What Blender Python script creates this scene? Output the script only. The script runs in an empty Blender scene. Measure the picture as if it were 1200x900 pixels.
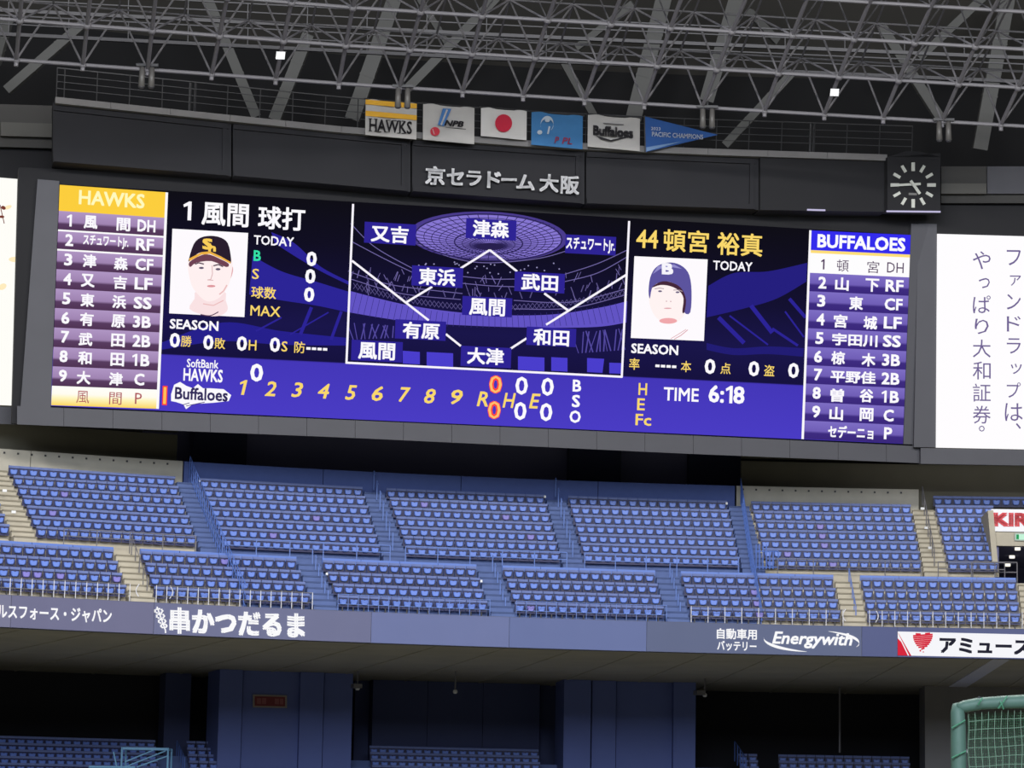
import bpy, math, random
from mathutils import Matrix, Vector
random.seed(7)
S = bpy.context.scene
COL = S.collection
# ------------------------------------------------------------------ camera
F = 3400.0; PITCH = 0.1516; ROLL = 0.01788; CZ = 3.0
cp, sp_, cr, sr = math.cos(PITCH), math.sin(PITCH), math.cos(ROLL), math.sin(ROLL)
R0 = Vector((1, 0, 0)); U0 = Vector((0, -sp_, cp)); FW = Vector((0, cp, sp_))
CR = R0 * cr + U0 * sr; CU = -R0 * sr + U0 * cr
CAM = Vector((0, 0, CZ))
cd = bpy.data.cameras.new('camera'); cam = bpy.data.objects.new('camera', cd); COL.objects.link(cam)
cd.sensor_width = 36; cd.lens = F / 1200 * 36; cd.clip_end = 2000; cd.clip_start = 0.5
cam.matrix_world = Matrix(((CR.x, CU.x, -FW.x, 0), (CR.y, CU.y, -FW.y, 0), (CR.z, CU.z, -FW.z, CZ), (0, 0, 0, 1)))
S.camera = cam
# ------------------------------------------------------------------ view, world, lamps
S.view_settings.view_transform = 'Standard'; S.view_settings.look = 'None'
S.view_settings.exposure = 0.0; S.view_settings.gamma = 1.0; S.view_settings.use_curve_mapping = False
w = bpy.data.worlds.new('world'); S.world = w; w.use_nodes = True
w.node_tree.nodes['Background'].inputs[0].default_value = (0.85, 0.88, 1.0, 1)
w.node_tree.nodes['Background'].inputs[1].default_value = 0.048
def area(name, loc, tgt, sx, sy, power, col=(1, 0.98, 0.95)):
    l = bpy.data.lights.new(name, 'AREA'); l.shape = 'RECTANGLE'; l.size = sx; l.size_y = sy
    l.energy = power; l.color = col
    o = bpy.data.objects.new(name, l); COL.objects.link(o); o.location = loc
    o.rotation_euler = (Vector(tgt) - Vector(loc)).to_track_quat('-Z', 'Y').to_euler()
    return o
area('floodlight_bank', (-45, 48, 50), (-5, 142, 15), 26, 5, 27000)
area('floodlight_bank', (50, 48, 50), (10, 142, 15), 26, 5, 27000)
area('floodlight_bank', (0, -60, 47), (0, 150, 8), 90, 34, 170000, (0.8, 0.87, 1))  # broad unseen panel, added and sized to grade the pier walls under the deck
area('floodlight_bank', (0, 60, 48), (0, 75, 0), 40, 10, 60000)
# ------------------------------------------------------------------ geometry of the place
RC = 89.55; PSI = 0.2158; D0 = 139.0
CC = Vector((RC * math.sin(PSI), D0 - RC * math.cos(PSI), 0))
def W(s, dr, z):
    ph = PSI - s / RC
    return Vector((CC.x - (RC + dr) * math.sin(ph), CC.y + (RC + dr) * math.cos(ph), z))
def ang(s): return PSI - s / RC
def proj(P):
    d = P - CAM; k = d.dot(FW)
    return 600 + F * d.dot(CR) / k, 450 - F * d.dot(CU) / k
def ray(px, py): return CR * ((px - 600) / F) - CU * ((py - 450) / F) + FW
def on_cyl(px, py, dr):
    d = ray(px, py); o = CAM - CC
    a = d.x * d.x + d.y * d.y; b = 2 * (o.x * d.x + o.y * d.y); c = o.x * o.x + o.y * o.y - (RC + dr) ** 2
    t = (-b + math.sqrt(b * b - 4 * a * c)) / (2 * a)
    return CAM + d * t
def s_of(P):
    ph = math.atan2(-(P.x - CC.x), P.y - CC.y)
    return (PSI - ph) * RC
def s_at(px, dr, z):
    lo, hi = -60., 60.
    for _ in range(36):
        m = (lo + hi) / 2
        if proj(W(m, dr, z))[0] < px: lo = m
        else: hi = m
    return lo
def z_at(px, py, dr): return on_cyl(px, py, dr).z
class Plane:
    def __init__(s, c, yaw, tilt):
        s.c = Vector(c); s.R = Vector((math.cos(yaw), math.sin(yaw), 0)); n = Vector((math.sin(yaw), -math.cos(yaw), 0))
        s.U = Vector((0, 0, 1)) * math.cos(tilt) + n * math.sin(tilt); s.n = s.R.cross(s.U).normalized(); s.yaw = yaw
        if s.n.y > 0: s.n = -s.n
    def at(s, px, py, off=0.0):
        d = ray(px, py); c = s.c + s.n * off
        t = (c - CAM).dot(s.n) / d.dot(s.n)
        return CAM + d * t
BOARD = Plane((-1.0, 142, 28.014), 0.191, 0.12)
FASC = Plane((-1.0, 140.2, 33.0), 0.191, 0.0)
PL = Plane((-26.03, 140, 28.53), 0.342, 0.14)
PR = Plane((23.84, 146, 27.94), 0.033, 0.08)
class Cyl:
    def __init__(s, dr): s.dr = dr
    def at(s, px, py, off=0.0): return on_cyl(px, py, s.dr - off)
RIB = Cyl(0.0)
# ------------------------------------------------------------------ materials
def lin(c): return tuple(((v / 255) / 12.92 if v / 255 <= .04045 else ((v / 255 + .055) / 1.055) ** 2.4) for v in c) + (1,)
MATS = {}
def mat(name, rgb, rough=.7, metal=0., noise=.0, scale=3., bump=0.):
    if name in MATS: return MATS[name]
    m = bpy.data.materials.new(name); m.use_nodes = True; nt = m.node_tree; b = nt.nodes['Principled BSDF']
    b.inputs['Roughness'].default_value = rough; b.inputs['Metallic'].default_value = metal
    c = lin(rgb); b.inputs['Base Color'].default_value = c
    if noise or bump:
        tc = nt.nodes.new('ShaderNodeTexCoord'); nz = nt.nodes.new('ShaderNodeTexNoise')
        nz.inputs['Scale'].default_value = scale; nz.inputs['Detail'].default_value = 6
        nt.links.new(tc.outputs['Object'], nz.inputs['Vector'])
        if noise:
            mx = nt.nodes.new('ShaderNodeMix'); mx.data_type = 'RGBA'
            mx.inputs[6].default_value = tuple(v * (1 - noise) for v in c[:3]) + (1,)
            mx.inputs[7].default_value = tuple(min(1, v * (1 + noise)) for v in c[:3]) + (1,)
            nt.links.new(nz.outputs['Fac'], mx.inputs[0]); nt.links.new(mx.outputs[2], b.inputs['Base Color'])
        if bump:
            bp = nt.nodes.new('ShaderNodeBump'); bp.inputs['Strength'].default_value = bump; bp.inputs['Distance'].default_value = .02
            nt.links.new(nz.outputs['Fac'], bp.inputs['Height']); nt.links.new(bp.outputs[0], b.inputs['Normal'])
    MATS[name] = m; return m
def emi(rgb, k=1.0, sample=False):
    key = ('e', tuple(rgb), k)
    if key in MATS: return MATS[key]
    m = bpy.data.materials.new('lit_%d_%d_%d' % tuple(rgb)); m.use_nodes = True; nt = m.node_tree
    nt.nodes.remove(nt.nodes['Principled BSDF'])
    e = nt.nodes.new('ShaderNodeEmission'); e.inputs[0].default_value = lin(rgb); e.inputs[1].default_value = k
    nt.links.new(e.outputs[0], nt.nodes['Material Output'].inputs[0])
    if not sample: m.cycles.emission_sampling = 'NONE'
    MATS[key] = m; return m
def emi_grad(name, stops, axis=2, k=1.0):
    """lit screen area with a vertical ramp drawn on it (generated coordinates of the flat panel)"""
    m = bpy.data.materials.new(name); m.use_nodes = True; nt = m.node_tree
    nt.nodes.remove(nt.nodes['Principled BSDF'])
    e = nt.nodes.new('ShaderNodeEmission'); tc = nt.nodes.new('ShaderNodeTexCoord'); sx = nt.nodes.new('ShaderNodeSeparateXYZ')
    rp = nt.nodes.new('ShaderNodeValToRGB'); el = rp.color_ramp.elements
    while len(el) < len(stops): el.new(.5)
    for i, (p, c) in enumerate(stops): el[i].position = p; el[i].color = lin(c)
    nt.links.new(tc.outputs['UV'], sx.inputs[0]); nt.links.new(sx.outputs[1], rp.inputs[0])
    nt.links.new(rp.outputs[0], e.inputs[0]); e.inputs[1].default_value = k
    nt.links.new(e.outputs[0], nt.nodes['Material Output'].inputs[0]); m.cycles.emission_sampling = 'NONE'
    return m
M_conc = mat('concrete_beige', (180, 172, 154), .85, 0, .18, 1.5, .2)
M_concb = mat('concrete_blue_paint', (84, 102, 150), .8, 0, .15, 1.5, .2)
M_concg = mat('concrete_grey', (122, 120, 120), .85, 0, .15, .8, .2)
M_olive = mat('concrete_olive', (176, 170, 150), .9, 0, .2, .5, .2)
M_nose = mat('step_nosing', (134, 127, 110), .85); M_noseb = mat('step_nosing_blue', (68, 84, 126), .85)
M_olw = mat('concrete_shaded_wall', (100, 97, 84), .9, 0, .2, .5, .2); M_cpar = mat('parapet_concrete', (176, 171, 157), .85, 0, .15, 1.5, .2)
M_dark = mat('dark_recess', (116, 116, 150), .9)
M_black = mat('black_cladding', (22, 22, 28), .8, 0, .12, .8)
M_blk2 = mat('black_matte', (24, 24, 28), .85)
M_clad = mat('grey_cladding', (76, 76, 82), .7, 0, .08, .7)
M_seat = mat('seat_blue', (100, 130, 212), .45, 0, .06, 2.)
M_seatp = mat('seat_violet', (124, 118, 196), .45)
M_rim = mat('seat_rim_lit', (112, 126, 176), .4)  # backrest top painted paler, for the light its upward tilt catches
M_navy = mat('seat_back_navy_shade', (24, 28, 76), .5)  # navy back, with the shadow on its lower part put into the colour
M_par = mat('parapet_blue', (90, 120, 195), .5, 0, .05, 2.)
M_railw = mat('rail_white', (215, 215, 220), .4)
M_railb = mat('rail_blue', (110, 135, 200), .4)
M_steel = mat('galvanised_steel', (112, 110, 114), .6, .0, .1, 3.)
M_steelm = mat('shaded_steel', (88, 87, 90), .6)  # darker copy of the steel: dimness of weakly lit roof layers put into colour
M_steeld = mat('dark_steel', (62, 62, 64), .6, .2)
M_strut = mat('strut_concrete', (94, 94, 92), .85, 0, .1, .4)
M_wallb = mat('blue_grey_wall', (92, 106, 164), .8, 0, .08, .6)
M_ceil = mat('roof_membrane', (66, 64, 60), .9, 0, .25, .12)
M_white = mat('white_plate', (225, 225, 225), .5)
M_turf = mat('turf', (112, 110, 96), .95, 0, .2, .5)
M_green = mat('green_padding', (74, 104, 92), .6, 0, .12, 4., .3)
M_net = mat('net_cord', (104, 132, 112), .8)
# ------------------------------------------------------------------ mesh helpers
class MB:
    def __init__(s): s.v = []; s.f = []; s.m = []; s.mats = []; s.uv = None
    def mi(s, m):
        if m not in s.mats: s.mats.append(m)
        return s.mats.index(m)
    def add(s, vs, fs, m):
        b = len(s.v); s.v += [tuple(v) for v in vs]; k = s.mi(m)
        for f in fs: s.f.append(tuple(i + b for i in f)); s.m.append(k)
    def hexa(s, p, m):  # p: 8 points, bottom 0-3, top 4-7
        s.add(p, [(0, 3, 2, 1), (4, 5, 6, 7), (0, 1, 5, 4), (1, 2, 6, 5), (2, 3, 7, 6), (3, 0, 4, 7)], m)
    def box(s, c, h, m, rz=0):
        R = Matrix.Rotation(rz, 3, 'Z'); c = Vector(c)
        pts = [c + R @ Vector((x * h[0], y * h[1], z * h[2])) for z in (-1, 1) for x, y in ((-1, -1), (1, -1), (1, 1), (-1, 1))]
        s.hexa(pts, m)
    def slab(s, quad, n, t, m):  # quad: front face points; extruded back by t against n
        q = [Vector(a) for a in quad]; b = [a - Vector(n) * t for a in q]
        s.hexa(b + q, m)
    def tube(s, a, b, r, m, n=6, r2=None):
        a = Vector(a); b = Vector(b); d = (b - a)
        if d.length < 1e-6: return
        d.normalize(); u = d.orthogonal().normalized(); v = d.cross(u); r2 = r if r2 is None else r2
        P = [a + (u * math.cos(2 * math.pi * i / n) + v * math.sin(2 * math.pi * i / n)) * r for i in range(n)]
        Q = [b + (u * math.cos(2 * math.pi * i / n) + v * math.sin(2 * math.pi * i / n)) * r2 for i in range(n)]
        fs = [(i, (i + 1) % n, n + (i + 1) % n, n + i) for i in range(n)] + [tuple(range(n))[::-1], tuple(range(n, 2 * n))]
        s.add(P + Q, fs, m)
    def beam(s, a, b, w_, h_, m):
        a = Vector(a); b = Vector(b); d = (b - a).normalized(); u = d.cross(Vector((0, 1, .01))).normalized(); v = d.cross(u)
        s.hexa([a + u * x * w_ + v * y * h_ for x, y in ((-1, -1), (1, -1), (1, 1), (-1, 1))] + [b + u * x * w_ + v * y * h_ for x, y in ((-1, -1), (1, -1), (1, 1), (-1, 1))], m)
    def arc(s, s0, s1, prof, m, step=1.6):
        """closed profile [(dr,z)...] swept along the stand's arc"""
        n = max(1, int(abs(s1 - s0) / step)); k = len(prof); vs = []
        for i in range(n + 1):
            ss = s0 + (s1 - s0) * i / n
            vs += [W(ss, a, z) for a, z in prof]
        fs = []
        for i in range(n):
            for j in range(k): fs.append((i * k + j, i * k + (j + 1) % k, (i + 1) * k + (j + 1) % k, (i + 1) * k + j))
        fs += [tuple(range(k))[::-1], tuple(range(n * k, n * k + k))]
        s.add(vs, fs, m)
    def build(s, name, parent=None, smooth=False, **kw):
        me = bpy.data.meshes.new(name); me.from_pydata(s.v, [], s.f)
        for m in s.mats: me.materials.append(m)
        me.polygons.foreach_set('material_index', s.m)
        if smooth: me.polygons.foreach_set('use_smooth', [True] * len(s.f))
        me.update()
        o = bpy.data.objects.new(name, me); COL.objects.link(o)
        if parent: o.parent = parent; o.matrix_parent_inverse = Matrix.Translation(-parent.location) if parent.type == 'EMPTY' else parent.matrix_parent_inverse.copy() if False else Matrix()
        if parent and parent.type == 'EMPTY': o.matrix_parent_inverse = root_inv(parent)
        for k_, v_ in kw.items(): o[k_] = v_
        return o
def root_inv(p):
    return (Matrix.Translation(p.location) @ p.rotation_euler.to_matrix().to_4x4()).inverted()
def thing(name, label, cat, loc=(0, 0, 0), rz=0, group=None):
    o = bpy.data.objects.new(name, None); COL.objects.link(o); o.location = loc; o.rotation_euler = (0, 0, rz)
    o.empty_display_size = .2
    o['label'] = label; o['category'] = cat
    if group: o['group'] = group
    return o
def tag(o, label, cat, group=None, kind=None):
    o['label'] = label; o['category'] = cat
    if group: o['group'] = group
    if kind: o['kind'] = kind
    return o
def struct(name):
    o = bpy.data.objects.new(name, None); COL.objects.link(o); o['kind'] = 'structure'; return o
# ------------------------------------------------------------------ flat content on screens and signs
def quad(surf, pts, m, name, parent, off=.03, thick=0.0, subdiv=1):
    """flat panel with the four corners pts (TL,TR,BR,BL); UV v runs from bottom 0 to top 1"""
    n = subdiv; v = []; f = []; uv = []
    for j in range(2):
        for i in range(n + 1):
            t = i / n; a, b = (pts[0], pts[1]) if j == 0 else (pts[3], pts[2])
            v.append(surf.at(a[0] + (b[0] - a[0]) * t, a[1] + (b[1] - a[1]) * t, off))
    for i in range(n): f.append((i, n + 1 + i, n + 2 + i, i + 1))
    me = bpy.data.meshes.new(name)
    nv = len(v)
    if thick:
        for j in range(2):
            for i in range(n + 1):
                t = i / n; a, b = (pts[0], pts[1]) if j == 0 else (pts[3], pts[2])
                v.append(v[j * (n + 1) + i] + (v[j * (n + 1) + i] - CAM).normalized() * thick)
        for i in range(n):
            f.append((nv + i, nv + i + 1, nv + n + 2 + i, nv + n + 1 + i)); f.append((i, i + 1, nv + i + 1, nv + i)); f.append((n + 1 + i, nv + n + 1 + i, nv + n + 2 + i, n + 2 + i))
        f.append((0, nv, nv + n + 1, n + 1)); f.append((n, 2 * n + 1, nv + 2 * n + 1, nv + n))
    me.from_pydata(v, [], f); me.materials.append(m)
    ul = me.uv_layers.new()
    for p in me.polygons:
        for li in p.loop_indices:
            vi = me.loops[li].vertex_index % nv
            ul.data[li].uv = ((vi % (n + 1)) / n, 1.0 if vi < n + 1 else 0.0)
    o = bpy.data.objects.new(name, me); COL.objects.link(o); attach(o, parent)
    return o
def attach(o, parent):
    if parent is None: return
    o.parent = parent
    if parent.type == 'EMPTY': o.matrix_parent_inverse = root_inv(parent)
def poly(surf, polys, m, name, parent, off=.06):
    """flat shapes: each a list of (x,y) outline points"""
    v = []; f = []
    for p in polys:
        b = len(v); v += [surf.at(x, y, off) for x, y in p]; f.append(tuple(range(b, b + len(p)))[::-1])
    me = bpy.data.meshes.new(name); me.from_pydata(v, [], f); me.materials.append(m)
    o = bpy.data.objects.new(name, me); COL.objects.link(o); attach(o, parent); return o
def stroke(a, b, w_):
    dx, dy = b[0] - a[0], b[1] - a[1]; L = math.hypot(dx, dy) or 1; nx, ny = -dy / L * w_ / 2, dx / L * w_ / 2
    return [(a[0] + nx, a[1] + ny), (a[0] - nx, a[1] - ny), (b[0] - nx, b[1] - ny), (b[0] + nx, b[1] + ny)]
def pstroke(pts, w_): return [stroke(pts[i], pts[i + 1], w_) for i in range(len(pts) - 1)]
def ell(cx, cy, rx, ry, n=24, a0=0, a1=360, rot=0):
    out = []
    for i in range(n + (0 if abs(a1 - a0) >= 360 else 1)):
        a = math.radians(a0 + (a1 - a0) * i / n); x, y = rx * math.cos(a), ry * math.sin(a); r = math.radians(rot)
        out.append((cx + x * math.cos(r) - y * math.sin(r), cy + x * math.sin(r) + y * math.cos(r)))
    return out
GLY = {}
def glyphs(body, weight, shear, space=1.0):
    key = (body, weight, shear, space)
    if key in GLY: return GLY[key]
    if body == '1':
        v = [(.30, 0), (.52, 0), (.52, 1), (.36, 1), (.02, .82), (.06, .68), (.30, .78)]; v = [(x + shear * y, y) for x, y in v]
        f = [(0, 1, 2, 6), (2, 3, 6), (3, 4, 5, 6)]; GLY[key] = (v, f); return v, f
    c = bpy.data.curves.new('text', 'FONT'); c.body = body; c.size = 1; c.resolution_u = 2
    c.shear = shear; c.space_character = space; c.fill_mode = 'FRONT'; c.dimensions = '2D'
    o = bpy.data.objects.new('text', c); COL.objects.link(o)
    bpy.context.view_layer.update()
    dg = bpy.context.evaluated_depsgraph_get()
    me = bpy.data.meshes.new_from_object(o.evaluated_get(dg))
    v = [tuple(x.co)[:2] for x in me.vertices]; f = [tuple(p.vertices) for p in me.polygons]
    bpy.data.objects.remove(o); bpy.data.curves.remove(c); bpy.data.meshes.remove(me)
    if weight > 0:
        V = []; Fc = []
        for dx, dy in ((1, 1), (1, -1), (-1, 1), (-1, -1)):
            b = len(V); V += [(x + dx * weight * .75, y + dy * weight * .75) for x, y in v]; Fc += [tuple(i + b for i in q) for q in f]
        v, f = V, Fc
    GLY[key] = (v, f); return v, f
def text(surf, body, cx, cy, w_, h_, m, parent, name='lettering', slope=None, lean=.038, weight=.0, shear=0., off=.09, thick=0., space=1.):
    v, f = glyphs(body, weight, shear, space)
    if not v: print('NO GLYPH', body); return None
    x0 = min(a[0] for a in v); x1 = max(a[0] for a in v); y0 = min(a[1] for a in v); y1 = max(a[1] for a in v)
    if slope is None: slope = bslope(cx, cy)
    out = []
    for x, y in v:
        X = ((x - x0) / max(1e-6, x1 - x0) - .5) * w_; Y = ((y - y0) / max(1e-6, y1 - y0) - .5) * h_
        out.append(surf.at(cx + X + Y * lean, cy - Y + X * slope, off))
    fs = list(f)
    if thick:
        n = len(out); cnt = {}
        for p in f:
            for i in range(len(p)): cnt[(p[i], p[(i + 1) % len(p)])] = 1
        back = [a + (a - CAM).normalized() * thick for a in out]
        out = out + back
        for (a, b) in list(cnt):
            if (b, a) not in cnt: fs.append((b, a, a + n, b + n))
    me = bpy.data.meshes.new(name); me.from_pydata(out, [], fs); me.materials.append(m)
    o = bpy.data.objects.new(name, me); COL.objects.link(o); attach(o, parent); return o
def bslope(x, y):
    mt = .067 - .02 * (x - 100) / 950; t = (y - 246) / 251
    return mt * (1 - t) + .0446 * t
def bquad(cx, cy, w_, h_, lean=.038, slope=None):
    s = bslope(cx, cy) if slope is None else slope
    return [(cx + X * w_ / 2 + Y * h_ / 2 * lean, cy - Y * h_ / 2 + X * w_ / 2 * s) for X, Y in ((-1, 1), (1, 1), (1, -1), (-1, -1))]
# ================================================================== STRUCTURE
# ground
g = MB(); g.box((0, 60, -.1), (160, 130, .1), M_turf); fl = g.build('floor'); fl['kind'] = 'structure'
# profile constants of the upper stand
LJ = [(1.1 + .833 * j, 13.45 + .62 * j) for j in range(4)]          # lower section rows, front to back (dr, cup height)
UJ = [(5.6 + .817 * j, 16.40 + .567 * j) for j in range(7)]         # upper section rows
UJ8 = (5.6 + .817 * 7, 16.40 + .567 * 7)
TR = .52
SMIN, SMAX = -34., 34.
sBL = s_at(232, 8, 18.); sBR = s_at(874, 8, 18.)                    # blue painted middle zone
def terrace(name, rows, d0, half, mats):
    root = struct(name)
    for (a, b, m) in mats:
        mb = MB(); prof = []
        for j, (dr, z) in enumerate(rows):
            f0 = dr - half; b0 = dr + (rows[1][0] - rows[0][0]) - half
            prof += [(f0, z - TR), (b0, z - TR)]
        prof += [(prof[-1][0], prof[0][1] - 1.0), (prof[0][0], prof[0][1] - 1.0)]
        mb.arc(a, b, prof, m); mb.build('terrace_steps', root)
    return root
sV = s_at(1166, 6.2, 16.3)
terrace('floor_upper_section', UJ + [UJ8], 5.1, .5, [(SMIN, sBL, M_conc), (sBL, sBR, M_concb), (sBR, sV, M_conc)])
mb = MB(); mb.arc(sV, SMAX, [(UJ8[0] - .5, UJ8[1] - .8), (UJ8[0] - .5, UJ8[1] - TR), (UJ8[0] + .4, UJ8[1] - TR), (UJ8[0] + .4, UJ8[1] - .8)], M_conc); o = mb.build('floor_top_row'); o['kind'] = 'structure'
terrace('floor_front_section', LJ, .6, .5, [(SMIN, s_at(280, 2, 14), M_conc), (s_at(280, 2, 14), s_at(885, 2, 14), M_concb), (s_at(885, 2, 14), SMAX, M_conc)])
# walkway between sections, deck curb
mb = MB(); mb.arc(SMIN, sBL, [(3.9, 14.0), (3.9, 15.5), (5.1, 15.5), (5.1, 14.0)], M_conc)
mb.arc(sBL, sBR, [(3.9, 14.0), (3.9, 15.5), (5.1, 15.5), (5.1, 14.0)], M_concb)
mb.arc(sBR, SMAX, [(3.9, 14.0), (3.9, 15.5), (5.1, 15.5), (5.1, 14.0)], M_conc); o = mb.build('floor_walkway'); o['kind'] = 'structure'
# rear parapet behind top row: beige at the sides, blue in the middle
ztop = UJ[6][1] + .5
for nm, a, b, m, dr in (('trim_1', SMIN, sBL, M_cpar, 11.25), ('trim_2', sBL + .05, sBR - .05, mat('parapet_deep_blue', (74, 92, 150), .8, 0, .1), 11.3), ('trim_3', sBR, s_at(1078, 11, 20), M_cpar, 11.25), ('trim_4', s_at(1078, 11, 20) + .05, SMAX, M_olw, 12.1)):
    root = struct(nm)
    n = max(1, int((b - a) / 6.3))
    for i in range(n):
        x0 = a + (b - a) * i / n; x1 = a + (b - a) * (i + 1) / n - .03
        mb = MB(); mb.arc(x0, x1, [(dr, 19.0), (dr, 21.02), (dr + .2, 21.02), (dr + .2, 19.0)], m)
        mb.build('parapet_panel', root)
    if m is M_cpar and dr < 12:      # row of small bolt heads under the coping
        k = int((b - a) / .62)
        bb = MB()
        for i in range(k):
            ss = a + .3 + i * .62; bb.box(W(ss, dr - .02, 20.83), (.045, .03, .045), M_steeld, ang(ss))
        o = bb.build('bolt_heads', root); o['kind'] = 'stuff'
# dark recess behind, and olive flank walls under the screens
mb = MB(); a, b = s_at(200, 14, 22), s_at(868, 14, 22)
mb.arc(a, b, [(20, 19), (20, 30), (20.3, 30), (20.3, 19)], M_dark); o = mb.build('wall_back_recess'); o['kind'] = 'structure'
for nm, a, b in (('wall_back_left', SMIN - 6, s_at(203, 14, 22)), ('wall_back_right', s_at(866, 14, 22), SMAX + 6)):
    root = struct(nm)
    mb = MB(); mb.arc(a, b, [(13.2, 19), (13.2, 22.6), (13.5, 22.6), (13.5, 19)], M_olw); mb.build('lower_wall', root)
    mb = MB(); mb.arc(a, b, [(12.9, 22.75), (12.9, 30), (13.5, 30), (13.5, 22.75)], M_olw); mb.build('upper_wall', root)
# floor behind the parapet
mb = MB(); mb.arc(SMIN, SMAX, [(11.5, 18.8), (11.5, 19.0), (28, 19.0), (28, 18.8)], M_concg); o = mb.build('floor_rear_walkway'); o['kind'] = 'structure'
# mid recess columns
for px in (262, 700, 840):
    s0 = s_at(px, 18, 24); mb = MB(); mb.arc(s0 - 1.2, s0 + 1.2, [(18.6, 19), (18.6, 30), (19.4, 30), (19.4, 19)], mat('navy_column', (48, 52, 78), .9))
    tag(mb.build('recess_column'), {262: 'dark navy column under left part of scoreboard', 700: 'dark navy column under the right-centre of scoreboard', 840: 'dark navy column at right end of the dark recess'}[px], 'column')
# soffit of the deck
zs_b = z_at(540, 803, 30)
mb = MB(); mb.arc(SMIN - 6, SMAX + 6, [(.55, 11.5), (30.5, zs_b), (30.5, zs_b + .5), (.55, 12.3)], M_olive, 1.2)
sf = struct('ceiling_deck_soffit'); mb.build('soffit_slab', sf)
for i in range(-30, 31, 3):           # shallow joints: raised ribs between soffit slabs
    s0 = i * 1.1
    q = MB(); p = []
    for (dr, z) in ((.6, 11.5), (29.9, zs_b)):
        p += [W(s0, dr, z - .03), W(s0 + .09, dr, z - .03), W(s0 + .09, dr, z + .1), W(s0, dr, z + .1)]
    q.hexa([p[0], p[1], p[2], p[3], p[4], p[5], p[6], p[7]], M_olive); q.build('joint_rib', sf)
# broad beams at the right, seen from below
for a_, b_ in (((1175, 774), (1140, 812)),):
    sA = s_at(1172, 1, 11.5); q = MB(); p = []
    for (dr, z, o_) in ((.4, 11.5, 0), (29, zs_b, 0)):
        p += [W(sA + o_ - .4, dr, z - .03), W(sA + .4, dr, z - .03), W(sA + .4, dr, z + .1), W(sA - .4, dr, z + .1)]
    q.hexa(p, mat('soffit_pale_strip', (215, 215, 225), .9)); q.build('soffit_beam', sf)
# wall far at the back of the lower stand
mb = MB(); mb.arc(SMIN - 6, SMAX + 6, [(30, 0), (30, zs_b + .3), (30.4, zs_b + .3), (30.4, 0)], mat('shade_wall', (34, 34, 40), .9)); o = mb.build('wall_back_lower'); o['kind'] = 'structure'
# lower stand terraces (under the deck)
BZ = z_at(100, 866, 25) - .80        # tread height of its top row
BJ = [(25 - .8 * j, BZ + .52 - .37 * j) for j in range(9)][::-1]
root = struct('floor_lower_stand'); prof = []
for dr, z in BJ: prof += [(dr - .45, z - TR), (dr + .35, z - TR)]
prof += [(29.9, prof[-1][1]), (29.9, 0.05), (prof[0][0], 0.05)]
mb = MB(); mb.arc(SMIN - 2, SMAX + 2, prof, M_concb, 2.); mb.build('terrace_steps', root)
# wall blocks under the deck
def wallblock(px0, px1, dr, m, name, parent, depth=3., yref=860):
    P0 = on_cyl(px0, yref, dr); P1 = on_cyl(px1, yref, dr); s0, s1 = s_of(P0), s_of(P1)
    mb = MB(); zt = 11.5 + (zs_b - 11.5) * dr / 30.
    mb.arc(s0, s1, [(dr, .1), (dr, zt), (dr + depth, zt), (dr + depth, .1)], m); return mb.build(name, parent)
rt = struct('wall_pier_left')
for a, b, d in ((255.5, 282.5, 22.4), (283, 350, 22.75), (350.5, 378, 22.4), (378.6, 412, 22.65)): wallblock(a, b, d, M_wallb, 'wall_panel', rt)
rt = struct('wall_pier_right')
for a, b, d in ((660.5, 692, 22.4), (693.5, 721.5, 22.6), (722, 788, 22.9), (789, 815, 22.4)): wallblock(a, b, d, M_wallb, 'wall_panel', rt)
rt = struct('wall_pier_end')
wallblock(1084, 1230, 21.5, M_concg, 'wall_panel', rt)
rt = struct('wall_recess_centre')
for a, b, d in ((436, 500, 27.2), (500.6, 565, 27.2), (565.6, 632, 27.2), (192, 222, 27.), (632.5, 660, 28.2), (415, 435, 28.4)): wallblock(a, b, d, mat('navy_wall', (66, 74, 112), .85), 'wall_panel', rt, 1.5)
# ------------------------------------------------------------------ LED ribbon on the deck front
rib = thing('ribbon_board', 'long blue-grey LED ribbon board running along the upper deck front', 'display', W(0, 0, 11.5))
mb = MB(); mb.arc(SMIN - 4, SMAX + 4, [(.02, 11.48), (.02, 12.96), (.5, 12.96), (.5, 11.48)], M_clad); mb.build('housing', rib)
segs = [(-90, 12, (98, 98, 124)), (12, 180, (88, 88, 118)), (180, 435, (86, 89, 122)), (435, 597, (84, 94, 138)), (597, 758, (76, 89, 136)), (758, 1010, (66, 76, 110)), (1010, 1052, (52, 62, 110)), (1052, 1290, (52, 62, 110))]
for a, b, c in segs:
    sa, sb = s_of(on_cyl(a, 735, 0)), s_of(on_cyl(b, 735, 0)) - .02
    mb = MB(); mb.arc(sa, sb, [(-.03, 11.50), (-.03, 12.94), (.03, 12.94), (.03, 11.50)], mat('ribbon_%d' % a, c, .55, 0, .04, 1.)); mb.build('led_panel', rib)
def rslope(x): return .047 - .027 * x / 1200
WH = emi((250, 250, 252), 1.0)
def rt_(body, cx, cy, w_, h_, m=WH, weight=.02, shear=0., off=.06, **k): return text(RIB, body, cx, cy, w_, h_, m, rib, 'lettering', rslope(cx), .0, weight, shear, off, **k)
rt_('ールスフォース・ジャパン', 58, 719, 146, 17, weight=.03)
rt_('串かつだるま', 278, 730, 159, 31, weight=.06)
sk = []
for (x, y, rx, ry) in ((186, 716, 6, 3.6), (188, 722, 6, 3.6), (190, 728, 5.5, 3.4), (192, 733.5, 4.5, 3)):
    for i in range(9):
        a = i * 40; sk.append(ell(x + rx * .75 * math.cos(math.radians(a)), y + ry * .7 * math.sin(math.radians(a)), 1.3, 1.1, 6))
sk += pstroke([(184, 711), (194, 739), (194, 742)], 1.6)
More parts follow.
